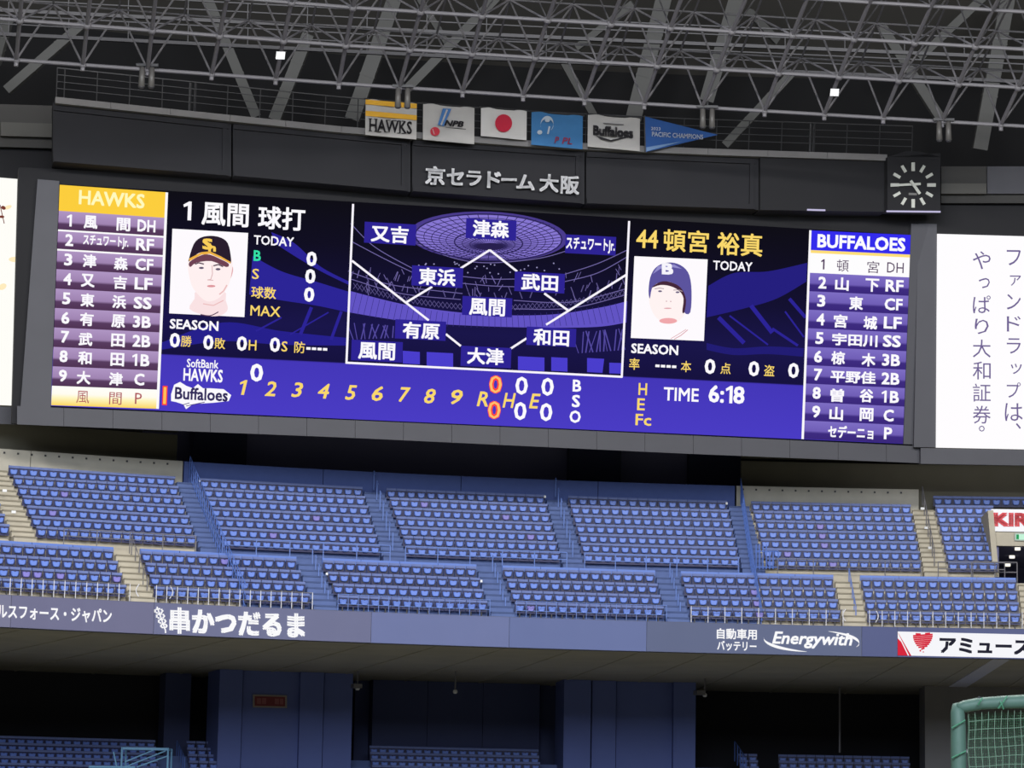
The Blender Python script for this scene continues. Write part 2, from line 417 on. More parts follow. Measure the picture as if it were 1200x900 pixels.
poly(RIB, sk, WH, 'skewer_emblem', rib, .06)
rt_('自動車用', 863.5, 743, 47, 12.5, weight=.03); rt_('バッテリー', 863.5, 757, 46, 11.5, weight=.03)
rt_('Energywith', 952, 750.5, 94, 19, weight=.03, shear=.25)
def crescent(cx, cy, rx, ry, a0, a1, t, rot=3):
    o = ell(cx, cy, rx, ry, 20, a0, a1, rot); i = ell(cx, cy, rx, ry, 20, a0, a1, rot); res = []
    for k in range(20):
        w0 = t * math.sin(math.pi * k / 20) + .3; w1 = t * math.sin(math.pi * (k + 1) / 20) + .3
        res.append([(o[k][0], o[k][1] - w0 / 2), (o[k + 1][0], o[k + 1][1] - w1 / 2), (o[k + 1][0], o[k + 1][1] + w1 / 2), (o[k][0], o[k][1] + w0 / 2)])
    return res
poly(RIB, crescent(951, 751, 56, 13, 95, 185, 3.2) + crescent(951, 751, 56, 13, -70, 20, 3.2), WH, 'swoosh_emblem', rib, .06)
# white advert at right
quad(RIB, [(1052, 740), (1230, 744.2), (1230, 771.8), (1052, 768)], emi((246, 246, 250), 1.0), 'advert_panel', rib, .04, subdiv=6)
RED = emi((214, 40, 62)); 
poly(RIB, [[(1052, 748), (1056, 752), (1064, 768.3), (1052, 768)], [(1052, 741), (1054, 744), (1068, 768.4), (1065.5, 768.4)]], RED, 'red_stripes', rib, .07)
hs = []
for i in range(9):
    t = i / 8; y = 742 + 18 * t; hw = 11.5 * math.sqrt(max(0, 1 - max(0, t - .25) ** 1.3 * 1.45)) if t < .95 else 2
    if t < .1: hs += [stroke((1073, y + .8), (1079, y + 1.2), 2), stroke((1084, y + .6), (1090, y + .2), 2)]
    else: hs.append(stroke((1081.5 - hw, y + .9), (1081.5 + hw, y - .7), 2.05))
hs += [ell(1078.5, 762.5, 1.1, 1.1, 8), ell(1082, 764, .8, .8, 8)]
poly(RIB, hs, RED, 'heart_emblem', rib, .07)
BK = emi((38, 38, 52))
rt_('アミューズ', 1155, 756.3, 108, 20.5, BK, weight=.05, off=.08)
# ------------------------------------------------------------------ scoreboard
sb = thing('scoreboard', 'huge lit purple-blue baseball scoreboard showing both team line-ups above the seats', 'scoreboard', tuple(BOARD.at(600, 480)))
def bx(surf, pts, off, t, m, name, parent):
    mb = MB(); P = [surf.at(x, y, off) for x, y in pts]; mb.slab([P[0], P[3], P[2], P[1]], surf.n, t, m); return mb.build(name, parent)
# housing body behind the screen
bx(BOARD, [(22, 196), (1088, 246), (1082, 540), (14, 496)], -.16, 2.6, M_blk2, 'housing', sb)
# cladding strips under and beside the screen, split in panels
def ybot(x): return 477 + (x - 60) * .0446 * 1.0 - (0 if not 60 < x < 1060 else math.sin((x - 60) / 1000 * math.pi) * .8)
def ylow(x):
    pts = [(0, 496.5), (400, 512.5), (800, 531.5), (1085, 543)]
    for (a, b), (c, d) in zip(pts, pts[1:]):
        if x <= c or c == 1085: return b + (d - b) * (x - a) / (c - a)
xs = [20] + [35 + 57.5 * i for i in range(1, 19)]
xs = [20, 75, 132.5] + [190 + 56.6 * i for i in range(0, 16)]
xs = [x for x in xs if x < 1060] + [1084]
for a, b in zip(xs, xs[1:]):
    bx(BOARD, [(a, ybot(a) + .5), (b - .4, ybot(b) + .5), (b - .4, ylow(b)), (a, ylow(a))], .12, .25, M_clad, 'cladding_panel', sb)
bx(BOARD, [(44, 210), (69.5, 212), (59.4, 477.5), (24, 477)], .10, .22, M_clad, 'cladding_panel', sb)
bx(BOARD, [(1068, 262), (1092, 264), (1085, 521.3), (1058.8, 520.4)], .10, .22, M_clad, 'cladding_panel', sb)
# screen
scr = quad(BOARD, [(70, 216), (1067.5, 275.4), (1058, 520), (59.6, 475.5)], emi_grad('screen_field', [(0, (74, 60, 196)), (.253, (68, 55, 184)), (.258, (22, 18, 62)), (.42, (26, 22, 74)), (.62, (20, 17, 50)), (.8, (17, 15, 34)), (1, (15, 14, 22))]), 'screen', sb, .0, .12)
def P_(polys, c, name, off=.03, k=1.):
    if name.endswith(('_lines', '_dots', '_sweep')) or len(polys) == 1:
        o = poly(BOARD, polys, emi(c, k), name, scr, off)
        if len(polys) > 1: o['kind'] = 'stuff'
    else:
        for q in polys: poly(BOARD, [q], emi(c, k), name, scr, off)
# picture of the dome interior shown on the screen
PUR = (112, 94, 196)
P_([ell(572, 277, 93, 29, 40, rot=2)], (74, 60, 140), 'screen_roof_disc', .02)
P_([ell(572, 278, 86, 27, 40, rot=2)], (134, 118, 210), 'screen_roof_disc', .03)
ln = []
for i in range(44):
    a = math.radians(i * 360 / 44); ln.append(stroke((574 + 12 * math.cos(a), 288 + 4 * math.sin(a)), (572 + 86 * math.cos(a), 278 + 27 * math.sin(a)), .8))
for k, (rx, ry, cy) in enumerate(((86, 27, 278), (76, 24, 279.5), (67, 21.5, 281), (58, 19, 282), (50, 16.5, 283), (40, 13.5, 284.5), (31, 10.5, 286), (22, 7.5, 287))):
    e = ell(572.5, cy, rx, ry, 36, rot=2); e.append(e[0]); ln += pstroke(e, 1.6 if k in (0, 5) else .75)
P_(ln, (44, 36, 88), 'screen_roof_lines', .04)
P_([ell(574, 289, 16, 4.5, 16)], (40, 32, 78), 'screen_roof_hub', .05)
def curve(pts, n=16):
    out = []
    for i in range(len(pts) - 1):
        p0 = pts[max(0, i - 1)]; p1 = pts[i]; p2 = pts[i + 1]; p3 = pts[min(len(pts) - 1, i + 2)]
        for k in range(n // 2):
            t = k / (n // 2)
            out.append(tuple(.5 * ((2 * p1[j]) + (-p0[j] + p2[j]) * t + (2 * p0[j] - 5 * p1[j] + 4 * p2[j] - p3[j]) * t * t + (-p0[j] + 3 * p1[j] - 3 * p2[j] + p3[j]) * t ** 3) for j in range(2)))
    out.append(pts[-1]); return out
def band(top, bot):
    a = curve(top); b = curve(bot); return [[a[i], a[i + 1], b[i + 1], b[i]] for i in range(len(a) - 1)]
P_(band([(410, 341), (480, 358), (560, 368), (640, 369), (700, 361), (735, 353)], [(409, 366), (480, 377), (560, 382), (640, 384), (700, 383), (734, 378)]), (98, 84, 196), 'screen_window_sweep', .03)
tk = []
for i in range(46):
    x = 412 + i * 7; u = (x - 572) / 162; yt = 369 - 27 * u * u * (1 if u < 0 else .55); yb = 384 - 17 * u * u * (1 if u < 0 else .4)
    tk.append(stroke((x, yb), (x - u * 6 if abs(u) > .1 else x, yt), .5))
P_(tk, (52, 44, 120), 'screen_window_lines', .05)
arcs = [[(411, 262), (440, 290), (490, 318)], [(412, 283), (450, 303), (483, 319)], [(411, 327), (470, 344), (540, 351)], [(411, 319), (460, 334), (542, 344)],
        [(490, 286), (530, 302), (572, 308), (630, 303), (664, 294)], [(662, 330), (700, 320), (735, 301)], [(660, 322), (700, 309), (735, 293)], [(602, 352), (670, 354), (735, 338)], [(602, 362), (670, 361), (735, 345)], [(542, 332), (575, 335), (603, 336)], [(542, 324), (575, 327), (603, 327)]]
al = []
for a in arcs: al += pstroke(curve(a), .9)
for i in range(70):
    x = random.uniform(412, 732); u = abs(x - 572) / 160; y = 330 + random.uniform(-9, 20) - 14 * u * u
    al.append(stroke((x, y), (x + random.uniform(-5, 5), y + random.uniform(5, 11)), random.uniform(.5, 1.)))
P_(al, (112, 102, 164), 'screen_truss_lines', .03)
bl = []
for i in range(64):
    x = 414 + i * 5; u = (x - 572) / 160; yy = 345 + 10 - 26 * u * u * (1 if u < 0 else .7); sg_ = 1 if i % 2 else -1
    bl += [stroke((x, yy + 9), (x + 5, yy + 9 - 7), .6), stroke((x, yy + 2), (x + 5, yy + 9), .6)]
    if i % 3 == 0: bl.append(stroke((x, yy - 12), (x + sg_ * 3, yy - 4), 1.1))
P_(bl, (92, 84, 138), 'screen_truss_lines', .035)
spk = [ell(random.uniform(490, 660), 312 + random.uniform(-5, 10), 1.0, .9, 6) for _ in range(40)]
P_(spk, (150, 145, 190), 'screen_lamp_dots', .03)
P_([[(472, 411), (492, 412.5), (492, 427), (472, 426)], [(500, 412.5), (531, 414), (531, 430), (500, 428.5)], [(607, 417.5), (638, 419), (638, 435), (607, 433.5)], [(646, 418.5), (665, 419.5), (665, 435.5), (646, 434.5)], [(688, 419.5), (708, 420.5), (706, 437), (688, 436)], [(714, 425), (728, 425.5), (728, 438), (714, 437.5)]], (74, 62, 204), 'screen_window', .03)
tr = []
for i in range(14):
    x = 414 + i * 4.6; tr.append(stroke((x, 398 - i * .2), (x + random.uniform(-9, 9), 378 + i * .4), random.uniform(.8, 1.6)))
    x = 678 + i * 4.2; tr.append(stroke((x, 414 - i * .3), (x + random.uniform(-9, 9), 389 - i * .3), random.uniform(.8, 1.6)))
P_(tr, (84, 74, 160), 'screen_truss_lines', .03)
# blue sweeps left and right of the diagram
P_(band([(318, 272), (345, 285), (375, 312), (409, 330)], [(322, 285), (350, 303), (380, 320), (409, 334)]) + band([(296, 300), (330, 318), (370, 330), (409, 342)], [(292, 345), (330, 352), (370, 358), (408, 366)]), (44, 37, 150), 'screen_sweep', .02)
P_(band([(188, 402), (260, 378), (330, 388), (407, 396)], [(188, 410), (260, 400), (330, 404), (407, 405)]), (38, 32, 140), 'screen_sweep', .02)
P_(band([(830, 335), (860, 320), (900, 318), (946, 308)], [(828, 372), (870, 362), (910, 350), (945, 330)]), (37, 31, 126), 'screen_sweep', .02)
P_(band([(828, 402), (860, 408), (900, 406), (942, 408)], [(828, 410), (860, 416), (900, 415), (941, 418)]), (34, 29, 116), 'screen_sweep', .02)
lt = []
for (x0, y0, x1, y1, w_) in ((880, 358, 905, 390, 5), (842, 372, 872, 402, 5), (925, 350, 944, 372, 4), (905, 385, 935, 405, 3), (855, 370, 900, 404, 2), (920, 365, 942, 395, 2), (365, 360, 352, 392, 4), (400, 365, 388, 398, 3.5), (330, 372, 300, 388, 2), (385, 366, 340, 392, 1.6)): lt.append(stroke((x0, y0), (x1, y1), w_))
P_(lt, (44, 36, 150), 'screen_beam', .03)
# ---- line-up panel of the visiting team
lp = quad(BOARD, [(70, 216.5), (194, 225.3), (183, 479), (60, 474.8)], emi((90, 62, 102)), 'lineup_panel', sb, .03)
def rowx(t): return t
def lerp(a, b, t): return (a[0] + (b[0] - a[0]) * t, a[1] + (b[1] - a[1]) * t)
TL, TR_, BR, BL = (70, 216.5), (194, 225.3), (183, 479), (60, 474.8)
def rowquad(a0, a1):
    return [lerp(TL, BL, a0), lerp(TR_, BR, a0), lerp(TR_, BR, a1), lerp(TL, BL, a1)]
hd = rowquad(0, .118); quad(BOARD, hd, emi((252, 206, 62)), 'lineup_header', lp, .05)
G1 = emi_grad('row_mauve', [(0, (80, 52, 84)), (.34, (88, 60, 96)), (.46, (160, 132, 178)), (1, (176, 150, 196))])
rt0 = .118; rh = (1 - .118) / 10
for i in range(9):
    quad(BOARD, rowquad(rt0 + rh * i, rt0 + rh * (i + 1)), G1, 'lineup_row', lp, .05)
W1 = emi((252, 250, 252)); 
for i in (1, 2):
    t = rt0 + rh * i; q = rowquad(t - .004, t + .004); quad(BOARD, q, W1, 'row_line', lp, .07)
quad(BOARD, rowquad(1 - rh, 1), emi_grad('row_cream', [(0, (252, 214, 90)), (.4, (255, 246, 190)), (.6, (255, 252, 240)), (1, (255, 255, 250))]), 'lineup_row', lp, .06)
quad(BOARD, [(194, 225.3), (197, 225.6), (186.2, 479.2), (183, 479)], W1, 'side_line', lp, .08)
def T(body, cx, cy, w_, h_, c, wt=.02, par=None, sh=0., off=.09): return text(BOARD, body, cx, cy, w_, h_, emi(c), par or sb, 'lettering', None, .038, wt, sh, off)
WC = (252, 250, 255); YC = (250, 216, 108); DC = (90, 70, 100)
T('HAWKS', 131, 233.5, 77, 17, (255, 250, 190), .03, lp)
H = [[('1', 81.2, 258.3), ('風', 106.3, 260.3), ('間', 144.7, 263), ('DH', 171.7, 264.7)], [('2', 81.2, 281.3), ('スチュワートJr.', 124, 283.5), ('RF', 170, 286.7)],
     [('3', 80, 304.2), ('津', 105, 305.8), ('森', 141.7, 308.7), ('CF', 169.2, 310)], [('4', 79.2, 327), ('又', 103, 328.7), ('吉', 140.8, 331), ('LF', 168.3, 332.5)],
     [('5', 77.8, 349.7), ('東', 102.5, 351.7), ('浜', 139.7, 353.7), ('SS', 167.2, 355)], [('6', 76.7, 372.5), ('有', 101.7, 374.2), ('原', 138.7, 376.3), ('3B', 166.3, 377.2)],
     [('7', 76.2, 394.7), ('武', 100.3, 397.5), ('田', 138.3, 398.8), ('2B', 165.8, 399.7)], [('8', 74.5, 417.5), ('和', 99.5, 419.5), ('田', 137.5, 421.3), ('1B', 165, 422)],
     [('9', 73.7, 440.3), ('大', 98, 442.5), ('津', 135.8, 444.2), ('C', 163.3, 444.7)]]
def put(items, c, par, wt):
    for b, x, y in items:
        if b == '1B': T('1', x - 7.2, y - .4, 6, 14, c, wt, par); T('B', x + 5, y + .3, 10.5, 14, c, wt, par)
        elif b.isascii(): T(b, x, y, {1: 9.5 if b != '1' else 6, 2: 21}[len(b)] * (1.25 if b == 'C' else 1), 14, c, wt, par)
        elif len(b) == 1: T(b, x, y, 16, 15.5, c, wt + .005, par)
        else: T(b, x, y, 53, 14.5, c, wt + .005, par)
for r in H: put(r, WC, lp, .035)
T('風', 97, 465.3, 15, 14.5, (176, 86, 92), -.0, lp); T('間', 135.3, 467, 14.5, 14.5, (176, 86, 92), .0, lp); T('P', 162.2, 467, 8, 13, (176, 86, 92), .0, lp)
# ---- line-up panel of the home team
rp = quad(BOARD, [(951, 270), (1067.3, 275.4), (1058, 519.8), (942, 514.4)], emi((56, 40, 118)), 'lineup_panel', sb, .03)
TL, TR_, BR, BL = (951, 270), (1067.3, 275.4), (1058, 519.8), (942, 514.4)
quad(BOARD, rowquad(0, .094), emi((52, 44, 236)), 'lineup_header', rp, .05)
quad(BOARD, rowquad(.094, .108), emi((255, 222, 120)), 'row_line', rp, .06)
quad(BOARD, rowquad(.108, .203), emi((254, 253, 254)), 'lineup_row', rp, .05)
G2 = emi_grad('row_violet', [(0, (58, 40, 122)), (.34, (62, 44, 128)), (.46, (112, 94, 182)), (1, (126, 110, 196))])
rh = (1 - .203) / 9
for i in range(9): quad(BOARD, rowquad(.203 + rh * i, .203 + rh * (i + 1)), G2, 'lineup_row', rp, .05)
quad(BOARD, [(948.4, 269.8), (951, 270), (942, 514.6), (939.2, 514.4)], W1, 'side_line', rp, .08)
T('BUFFALOES', 1009.5, 284.5, 103, 16, WC, .04, rp)
T('1', 964.2, 309.7, 4.2, 12, DC, .0, rp); T('頓', 987.7, 311.3, 14, 14, DC, .0, rp); T('宮', 1023.3, 313, 14, 14, DC, .0, rp); T('DH', 1049.3, 313.7, 19.5, 12, DC, .0, rp)
Bf = [[('2', 963.8, 331.2), ('山', 986.7, 332.8), ('下', 1022.2, 334.2), ('RF', 1048.3, 335)], [('3', 962.5, 352.5), ('東', 1003.3, 355.3), ('CF', 1047.2, 356.7)],
      [('4', 961.7, 374.2), ('宮', 985, 376.3), ('城', 1020, 378.3), ('LF', 1046.2, 378.3)], [('5', 960.4, 396.2), ('宇田川', 1001.8, 398.5), ('SS', 1045.2, 399.8)],
      [('6', 958.8, 417.8), ('椋', 982.2, 419.4), ('木', 1017.8, 421.6), ('3B', 1044.3, 422)], [('7', 958.6, 439), ('平野佳', 999.8, 441.9), ('2B', 1043.6, 443.7)],
      [('8', 957, 460.5), ('曽', 981, 463.3), ('谷', 1015.5, 463.7), ('1B', 1043.2, 465)], [('9', 956.5, 482.4), ('山', 980, 484.6), ('岡', 1015.5, 485.8), ('C', 1041.4, 486.9)], [('セデーニョ', 997, 506.5), ('P', 1040.7, 507.8)]]
for r in Bf: put(r, WC, rp, .035)
# ---- pitcher and batter boxes
for b, x, y, w_, h_, c, wt in [('1', 219.5, 247, 9.5, 22, WC, .03), ('風間', 264, 251.5, 55, 27, WC, .03), ('球打', 330, 256, 55, 27, WC, .03), ('TODAY', 321, 282.3, 47, 11, WC, .02), ('B', 301.5, 299.6, 8.5, 12.5, (52, 226, 168), .03), ('S', 299.5, 321, 8, 12, YC, .01), ('球数', 309, 343, 29, 14, YC, .015), ('MAX', 311, 364.5, 35, 12, YC, .01),
    ('0', 365.2, 303.4, 12, 17, WC, .04), ('0', 363.7, 323.8, 12, 17, WC, .04), ('0', 362.3, 345.2, 12, 17, WC, .04), ('SEASON', 227.5, 380.8, 57, 11.5, WC, .03),
    ('0', 204.9, 398.7, 12, 17, WC, .03), ('勝', 218.3, 399.9, 12.5, 13, YC, .01), ('0', 244.2, 401.2, 12, 17, WC, .03), ('敗', 257.6, 402.5, 12.5, 13, YC, .01), ('0', 283.5, 402.6, 12, 17, WC, .03), ('H', 296, 404.5, 9, 12, YC, .01), ('0', 322.2, 404, 12, 17, WC, .03), ('S', 333.4, 406, 7, 12, YC, .01), ('防', 351.2, 407, 12.5, 13.5, YC, .01),
    ('0', 300.8, 436.7, 15, 21, WC, .03), ('0', 611.3, 452, 14.5, 21, WC, .02), ('0', 609.7, 481.7, 14.5, 21, WC, .02), ('0', 641.7, 453.3, 14.5, 21, WC, .02), ('0', 640, 483, 14.5, 21, WC, .02),
    ('B', 676.2, 452, 10, 14, WC, .03), ('S', 675, 470, 9.5, 14.5, WC, .03), ('O', 674, 488.3, 13, 14.5, WC, .03), ('H', 753.3, 456, 10, 14, YC, .02), ('E', 751.2, 473.8, 9, 14, YC, .02), ('Fc', 754, 492, 18.5, 13.5, YC, .02), ('TIME', 798.3, 462.3, 41, 15.5, WC, .02), ('6:', 839.5, 461.6, 18, 20.5, WC, .03), ('1', 854.4, 462.3, 8.2, 20.5, WC, .03), ('8', 866, 463, 13, 20.5, WC, .03),
    ('44', 758.5, 280, 25.5, 21.5, YC, .02), ('頓宮', 804, 282.5, 53, 26, YC, .02), ('裕真', 867, 286.4, 53, 26.5, YC, .02), ('TODAY', 858.7, 311.8, 46, 11, WC, .02), ('SEASON', 767.3, 409.3, 55, 11.5, WC, .03),
    ('率', 743.4, 426.6, 12, 13.5, YC, .01), ('本', 804, 429.5, 12, 13, YC, .01), ('0', 832.1, 429.5, 12.5, 17.5, WC, .03), ('点', 850.3, 431.8, 12, 13, YC, .01), ('0', 883.5, 432.1, 12.5, 17.5, WC, .03), ('盗', 901.5, 434.2, 12, 13, YC, .01), ('0', 929.9, 434.2, 12.5, 17.5, WC, .03)]:
    T(b, x, y, w_, h_, c, wt)
for x, y in ((580.8, 450.5), (579.2, 480.5)):
    T('0', x, y, 15.5, 21.5, (255, 74, 54), .055); T('0', x, y, 14.5, 20.5, (255, 190, 110), .0, off=.11)
for i, (b, x, y, w_) in enumerate([('1', 285.4, 454, 8.5), ('2', 317, 455.5, 13.5), ('3', 348.3, 456.8, 13.5), ('4', 379.3, 458.3, 13.5), ('5', 411.3, 460, 13.5), ('6', 442.2, 461.2, 13), ('7', 474.2, 462.5, 13.5), ('8', 503.8, 464.2, 13.5), ('9', 535.5, 465.3, 13.5), ('R', 565.5, 467.5, 13), ('H', 596.7, 469.2, 15), ('E', 626.7, 470, 13)]):
    T(b, x, y, w_, 17.5, YC, .02, None, .22)
for x0, y0 in ((359, 408.2), (768, 428.6)):
    P_([stroke((x0 + i * 6.5, y0 + i * .35), (x0 + i * 6.5 + 5, y0 + .25 + i * .35), 3) for i in range(4)], WC, 'dash_mark', .08)
P_([[(190.6, 452), (196.4, 452.3), (195.6, 475), (189.8, 474.7)]], (255, 60, 50), 'batting_mark', .08); P_([[(191.8, 453.5), (195.2, 453.7), (194.4, 473.5), (191.0, 473.3)]], (255, 190, 90), 'batting_mark', .1)
# team marks next to the innings
T('SoftBank', 237.5, 426.2, 37, 10, WC, .02); T('HAWKS', 238, 439.8, 46, 15, WC, .03)
P_([[(200.5, 462), (204, 451), (211, 447.5), (218, 452), (226, 455), (232, 450), (238, 455), (246, 455), (262, 456), (271, 463), (268, 470), (250, 472), (226, 473.5), (218, 479.5), (215, 474), (206, 471), (200.5, 470)]], WC, 'team_emblem', .06)
P_([stroke((214, 474.5), (222, 472.2), .9), stroke((218, 475.8), (240, 471.2), .9)], (70, 56, 120), 'emblem_line', .08)
T('Buffaloes', 236, 462, 62, 14.5, (52, 44, 92), .03)
# ---- field diagram
LW = 2.5
P_([stroke((413.8, 239), (406, 426), LW), stroke((405, 425), (729.5, 441.6), LW), stroke((737.3, 259), (728.6, 442.2), LW)], (250, 246, 255), 'frame_side', .08)
P_([stroke(a, b, LW) for a, b in (((412.5, 305.5), (502.5, 375.5)), ((506.5, 336), (476.5, 354)), ((574, 293), (540, 314.3)), ((574, 293), (606, 318)), ((637.8, 343.8), (665.8, 363.8)), ((733.5, 322.3), (640, 380.5)), ((522.5, 391.5), (540, 405.5)), ((617, 396.5), (598.5, 408.5)))], (250, 246, 255), 'diamond_side', .08)
for b, tx, ty, tw, th, (x0, y0, x1, y1) in [('又吉', 456.7, 274.5, 44, 20, (427, 260, 487.5, 287.5)), ('津森', 575.3, 268.3, 42.5, 20, (546, 255.5, 605, 282)), ('スチュワートJr.', 692, 287.5, 57, 17, (662.5, 274.7, 721.7, 299.5)),
    ('東浜', 512.3, 324.5, 43, 20, (482.5, 311, 542.5, 337.5)), ('武田', 632.5, 331, 43, 19.5, (603, 318, 661.7, 344)), ('風間', 571, 360, 42, 20, (541.7, 346.7, 600, 372)), ('有原', 493.5, 387.5, 43, 19.5, (463, 374, 522.5, 399.5)),
    ('和田', 646, 395.5, 42, 19.5, (617, 382.5, 675, 407)), ('風間', 441.5, 411.5, 43, 20, (411.7, 398, 471.7, 425)), ('大津', 569, 417.5, 43, 19.5, (540, 405, 599, 431.7))]:
    t_ = quad(BOARD, bquad((x0 + x1) / 2, (y0 + y1) / 2, x1 - x0, y1 - y0 - 3), emi((46, 36, 148)), 'name_tag', sb, .10)
    text(BOARD, b, tx, ty, tw, th, emi(WC), t_, 'lettering', None, .038, .035, 0, .13)
# ---- portraits
pc = [(202, 268), (290.8, 273), (286.4, 371.6), (198.2, 367.2)]
po = quad(BOARD, pc, emi((254, 250, 254)), 'portrait_panel', sb, .08)
def Q(polys, c, name, off):
    if name in ('face', 'cap', 'helmet', 'neck', 'helmet_edge', 'ear', 'cap_shadow'): polys = [curve([p[-1]] + p + p[:2], 6)[3:-3] for p in polys]
    return poly(BOARD, polys, emi(c), name, po, off)
Q([[(228, 350), (231, 341), (262, 341), (264.5, 352), (267, 362), (262, 368), (254, 370.5), (240, 369.5), (222, 362)]], (250, 226, 228), 'neck', .10)
Q([[(220, 312), (223, 300), (236, 294), (262, 296), (272, 304), (271, 322), (267, 336), (258, 348), (248, 353), (240, 352), (231, 344), (224, 333)]], (255, 240, 240), 'face', .12)
Q([[(266, 316), (272, 312), (273, 318), (270, 327), (266, 329)]], (226, 168, 172), 'ear', .11)
Q([[(221.5, 303), (227, 286), (235, 278.5), (247, 276.3), (259, 278.5), (267, 285), (270.5, 300), (270, 309), (262, 303), (243, 296), (232, 297), (222, 306)]], (42, 30, 46), 'cap', .14)
Q([[(221.5, 303), (236, 295.5), (246, 294.5), (258, 300), (270.3, 307), (270, 309), (258, 302.8), (246, 297.5), (236, 298.5), (222, 306)]], (238, 178, 70), 'cap_brim_edge', .16)
Q([[(222, 307), (236, 299), (246, 298.5), (258, 303.5), (268, 309), (265, 313), (248, 306), (230, 308), (223, 313)]], (110, 66, 84), 'cap_shadow', .15)
text(BOARD, 'S', 243.2, 286, 12, 13, emi((250, 206, 90)), po, 'cap_emblem', None, 0, .06, 0, .18); text(BOARD, 'h', 248.5, 290, 9, 9.5, emi((250, 206, 90)), po, 'cap_emblem', None, 0, .05, 0, .18)
Q(pstroke([(228.5, 309.5), (233, 308), (239, 309.5)], 1.5) + pstroke([(250, 311.5), (256, 310), (261.5, 312.5)], 1.5), (90, 70, 86), 'eyebrows', .16)
Q([ell(236, 314, 3, 1.3, 10), ell(255.5, 315.5, 3, 1.4, 10)], (96, 84, 110), 'eyes', .16)
Q(pstroke([(248.5, 311), (249, 321), (247, 327.5), (243, 328), (250, 328.5)], .9), (216, 176, 178), 'nose', .16)
Q([ell(247.5, 335.3, 5, 1.4, 12)], (222, 150, 156), 'mouth', .16)
Q(pstroke([(257, 345), (262, 341), (266, 334)], 1.6) + pstroke([(262, 352), (250, 358), (238, 356)], 1.2), (236, 190, 190), 'jaw_shadow', .13)
Q(pstroke(curve([(235, 368.5), (246, 370), (256, 365.5)]), 1.2), (90, 60, 90), 'collar', .14)
pc = [(743.4, 300.2), (829.3, 304), (824.9, 399.6), (739.2, 396)]
po = quad(BOARD, pc, emi((254, 250, 254)), 'portrait_panel', sb, .08)
Q([[(760, 345), (763, 330), (780, 326), (802, 332), (808, 345), (805, 362), (797, 375), (784, 380), (771, 374), (763, 362)]], (255, 243, 242), 'face', .12)
Q([[(760, 341), (762, 325), (768, 314), (778, 308.5), (790, 308), (801, 313), (808, 323), (810.5, 342), (809, 366), (802, 366), (804, 352), (800, 340), (792, 333), (780, 329.5), (770, 332), (764, 338), (761.5, 350)]], (92, 84, 158), 'helmet', .14)
Q([[(764, 337), (771, 331.5), (780, 329.5), (792, 333), (800, 340), (804, 352), (802, 366), (799.5, 365), (801, 350), (796, 341), (786, 335.5), (774, 334)]], (70, 40, 60), 'helmet_edge', .16)
Q([[(765, 321), (771, 312), (780, 309.8), (790, 310), (799, 315), (786, 312.8), (774, 315)]], (150, 144, 206), 'helmet_shine', .15)
text(BOARD, 'B', 782.3, 315, 13.5, 13.5, emi((246, 244, 252)), po, 'helmet_emblem', None, 0, .06, 0, .18)
Q(pstroke([(767, 338.6), (773, 337.5), (778, 338.4)], 1) + pstroke([(789, 340), (795, 339.5), (800, 341.5)], 1), (180, 160, 170), 'eyebrows', .16)
Q([ell(773.5, 341.3, 2.4, 1.1, 10), ell(794, 342.5, 2.4, 1.1, 10)], (110, 100, 130), 'eyes', .16)
Q([ell(781, 353, .9, .7, 6), ell(786, 353.2, .9, .7, 6)], (200, 160, 170), 'nose', .16)
Q([ell(782.5, 361.3, 4.6, .8, 12)], (226, 170, 178), 'mouth', .16)
Q([ell(783, 376, 10.5, 3.4, 16)], (240, 168, 172), 'chin_beard', .13)
Q(pstroke([(790, 397.5), (798, 393), (806, 386.5)], .8) + pstroke([(786, 397), (796, 391), (804, 386)], .6), (214, 140, 150), 'collar_piping', .13)
# ------------------------------------------------------------------ side screens
ls = thing('advert_screen', 'bright white LED advert screen at the far left of the scoreboard', 'screen', tuple(PL.at(20, 475)))
quad(PL, [(-70, 202.5), (42, 211.5), (20.5, 475.5), (-96, 471.5)], emi((255, 254, 248), 1.0, True), 'screen', ls, .02, .1)
poly(PL, [ell(4, 243.5, 3, 2.2, 10, rot=30), ell(2, 254, 3.2, 1.6, 10), stroke((0, 240), (5, 262), 1)], emi((120, 60, 50)), 'picture', ls, .08)
poly(PL, [ell(9, 243, 5, 2.2, 12, rot=-20), ell(18, 304, 8, 3.2, 12), ell(3, 336, 5, 3.5, 12, rot=-30)], emi((255, 236, 190)), 'picture', ls, .06)
bx(PL, [(-110, 172), (62, 187), (61, 214), (-110, 202)], -.05, .5, M_blk2, 'cladding_top', ls)
bx(PL, [(43.5, 205), (64, 207), (46, 495), (20.8, 494)], -.02, .5, M_clad, 'cladding_side', ls)
bx(PL, [(-110, 474), (22, 477), (20.5, 497.5), (-110, 493)], -.02, .5, M_clad, 'cladding_bottom', ls)
rs = thing('advert_screen', 'white LED advert screen with vertical Japanese writing, right of the scoreboard', 'screen', tuple(PR.at(1150, 526)))
quad(PR, [(1098, 274), (1290, 279.5), (1290, 528.5), (1096.6, 524.6)], emi((255, 253, 255), 1.0, True), 'screen', rs, .02, .1)
VC = emi((112, 98, 148))
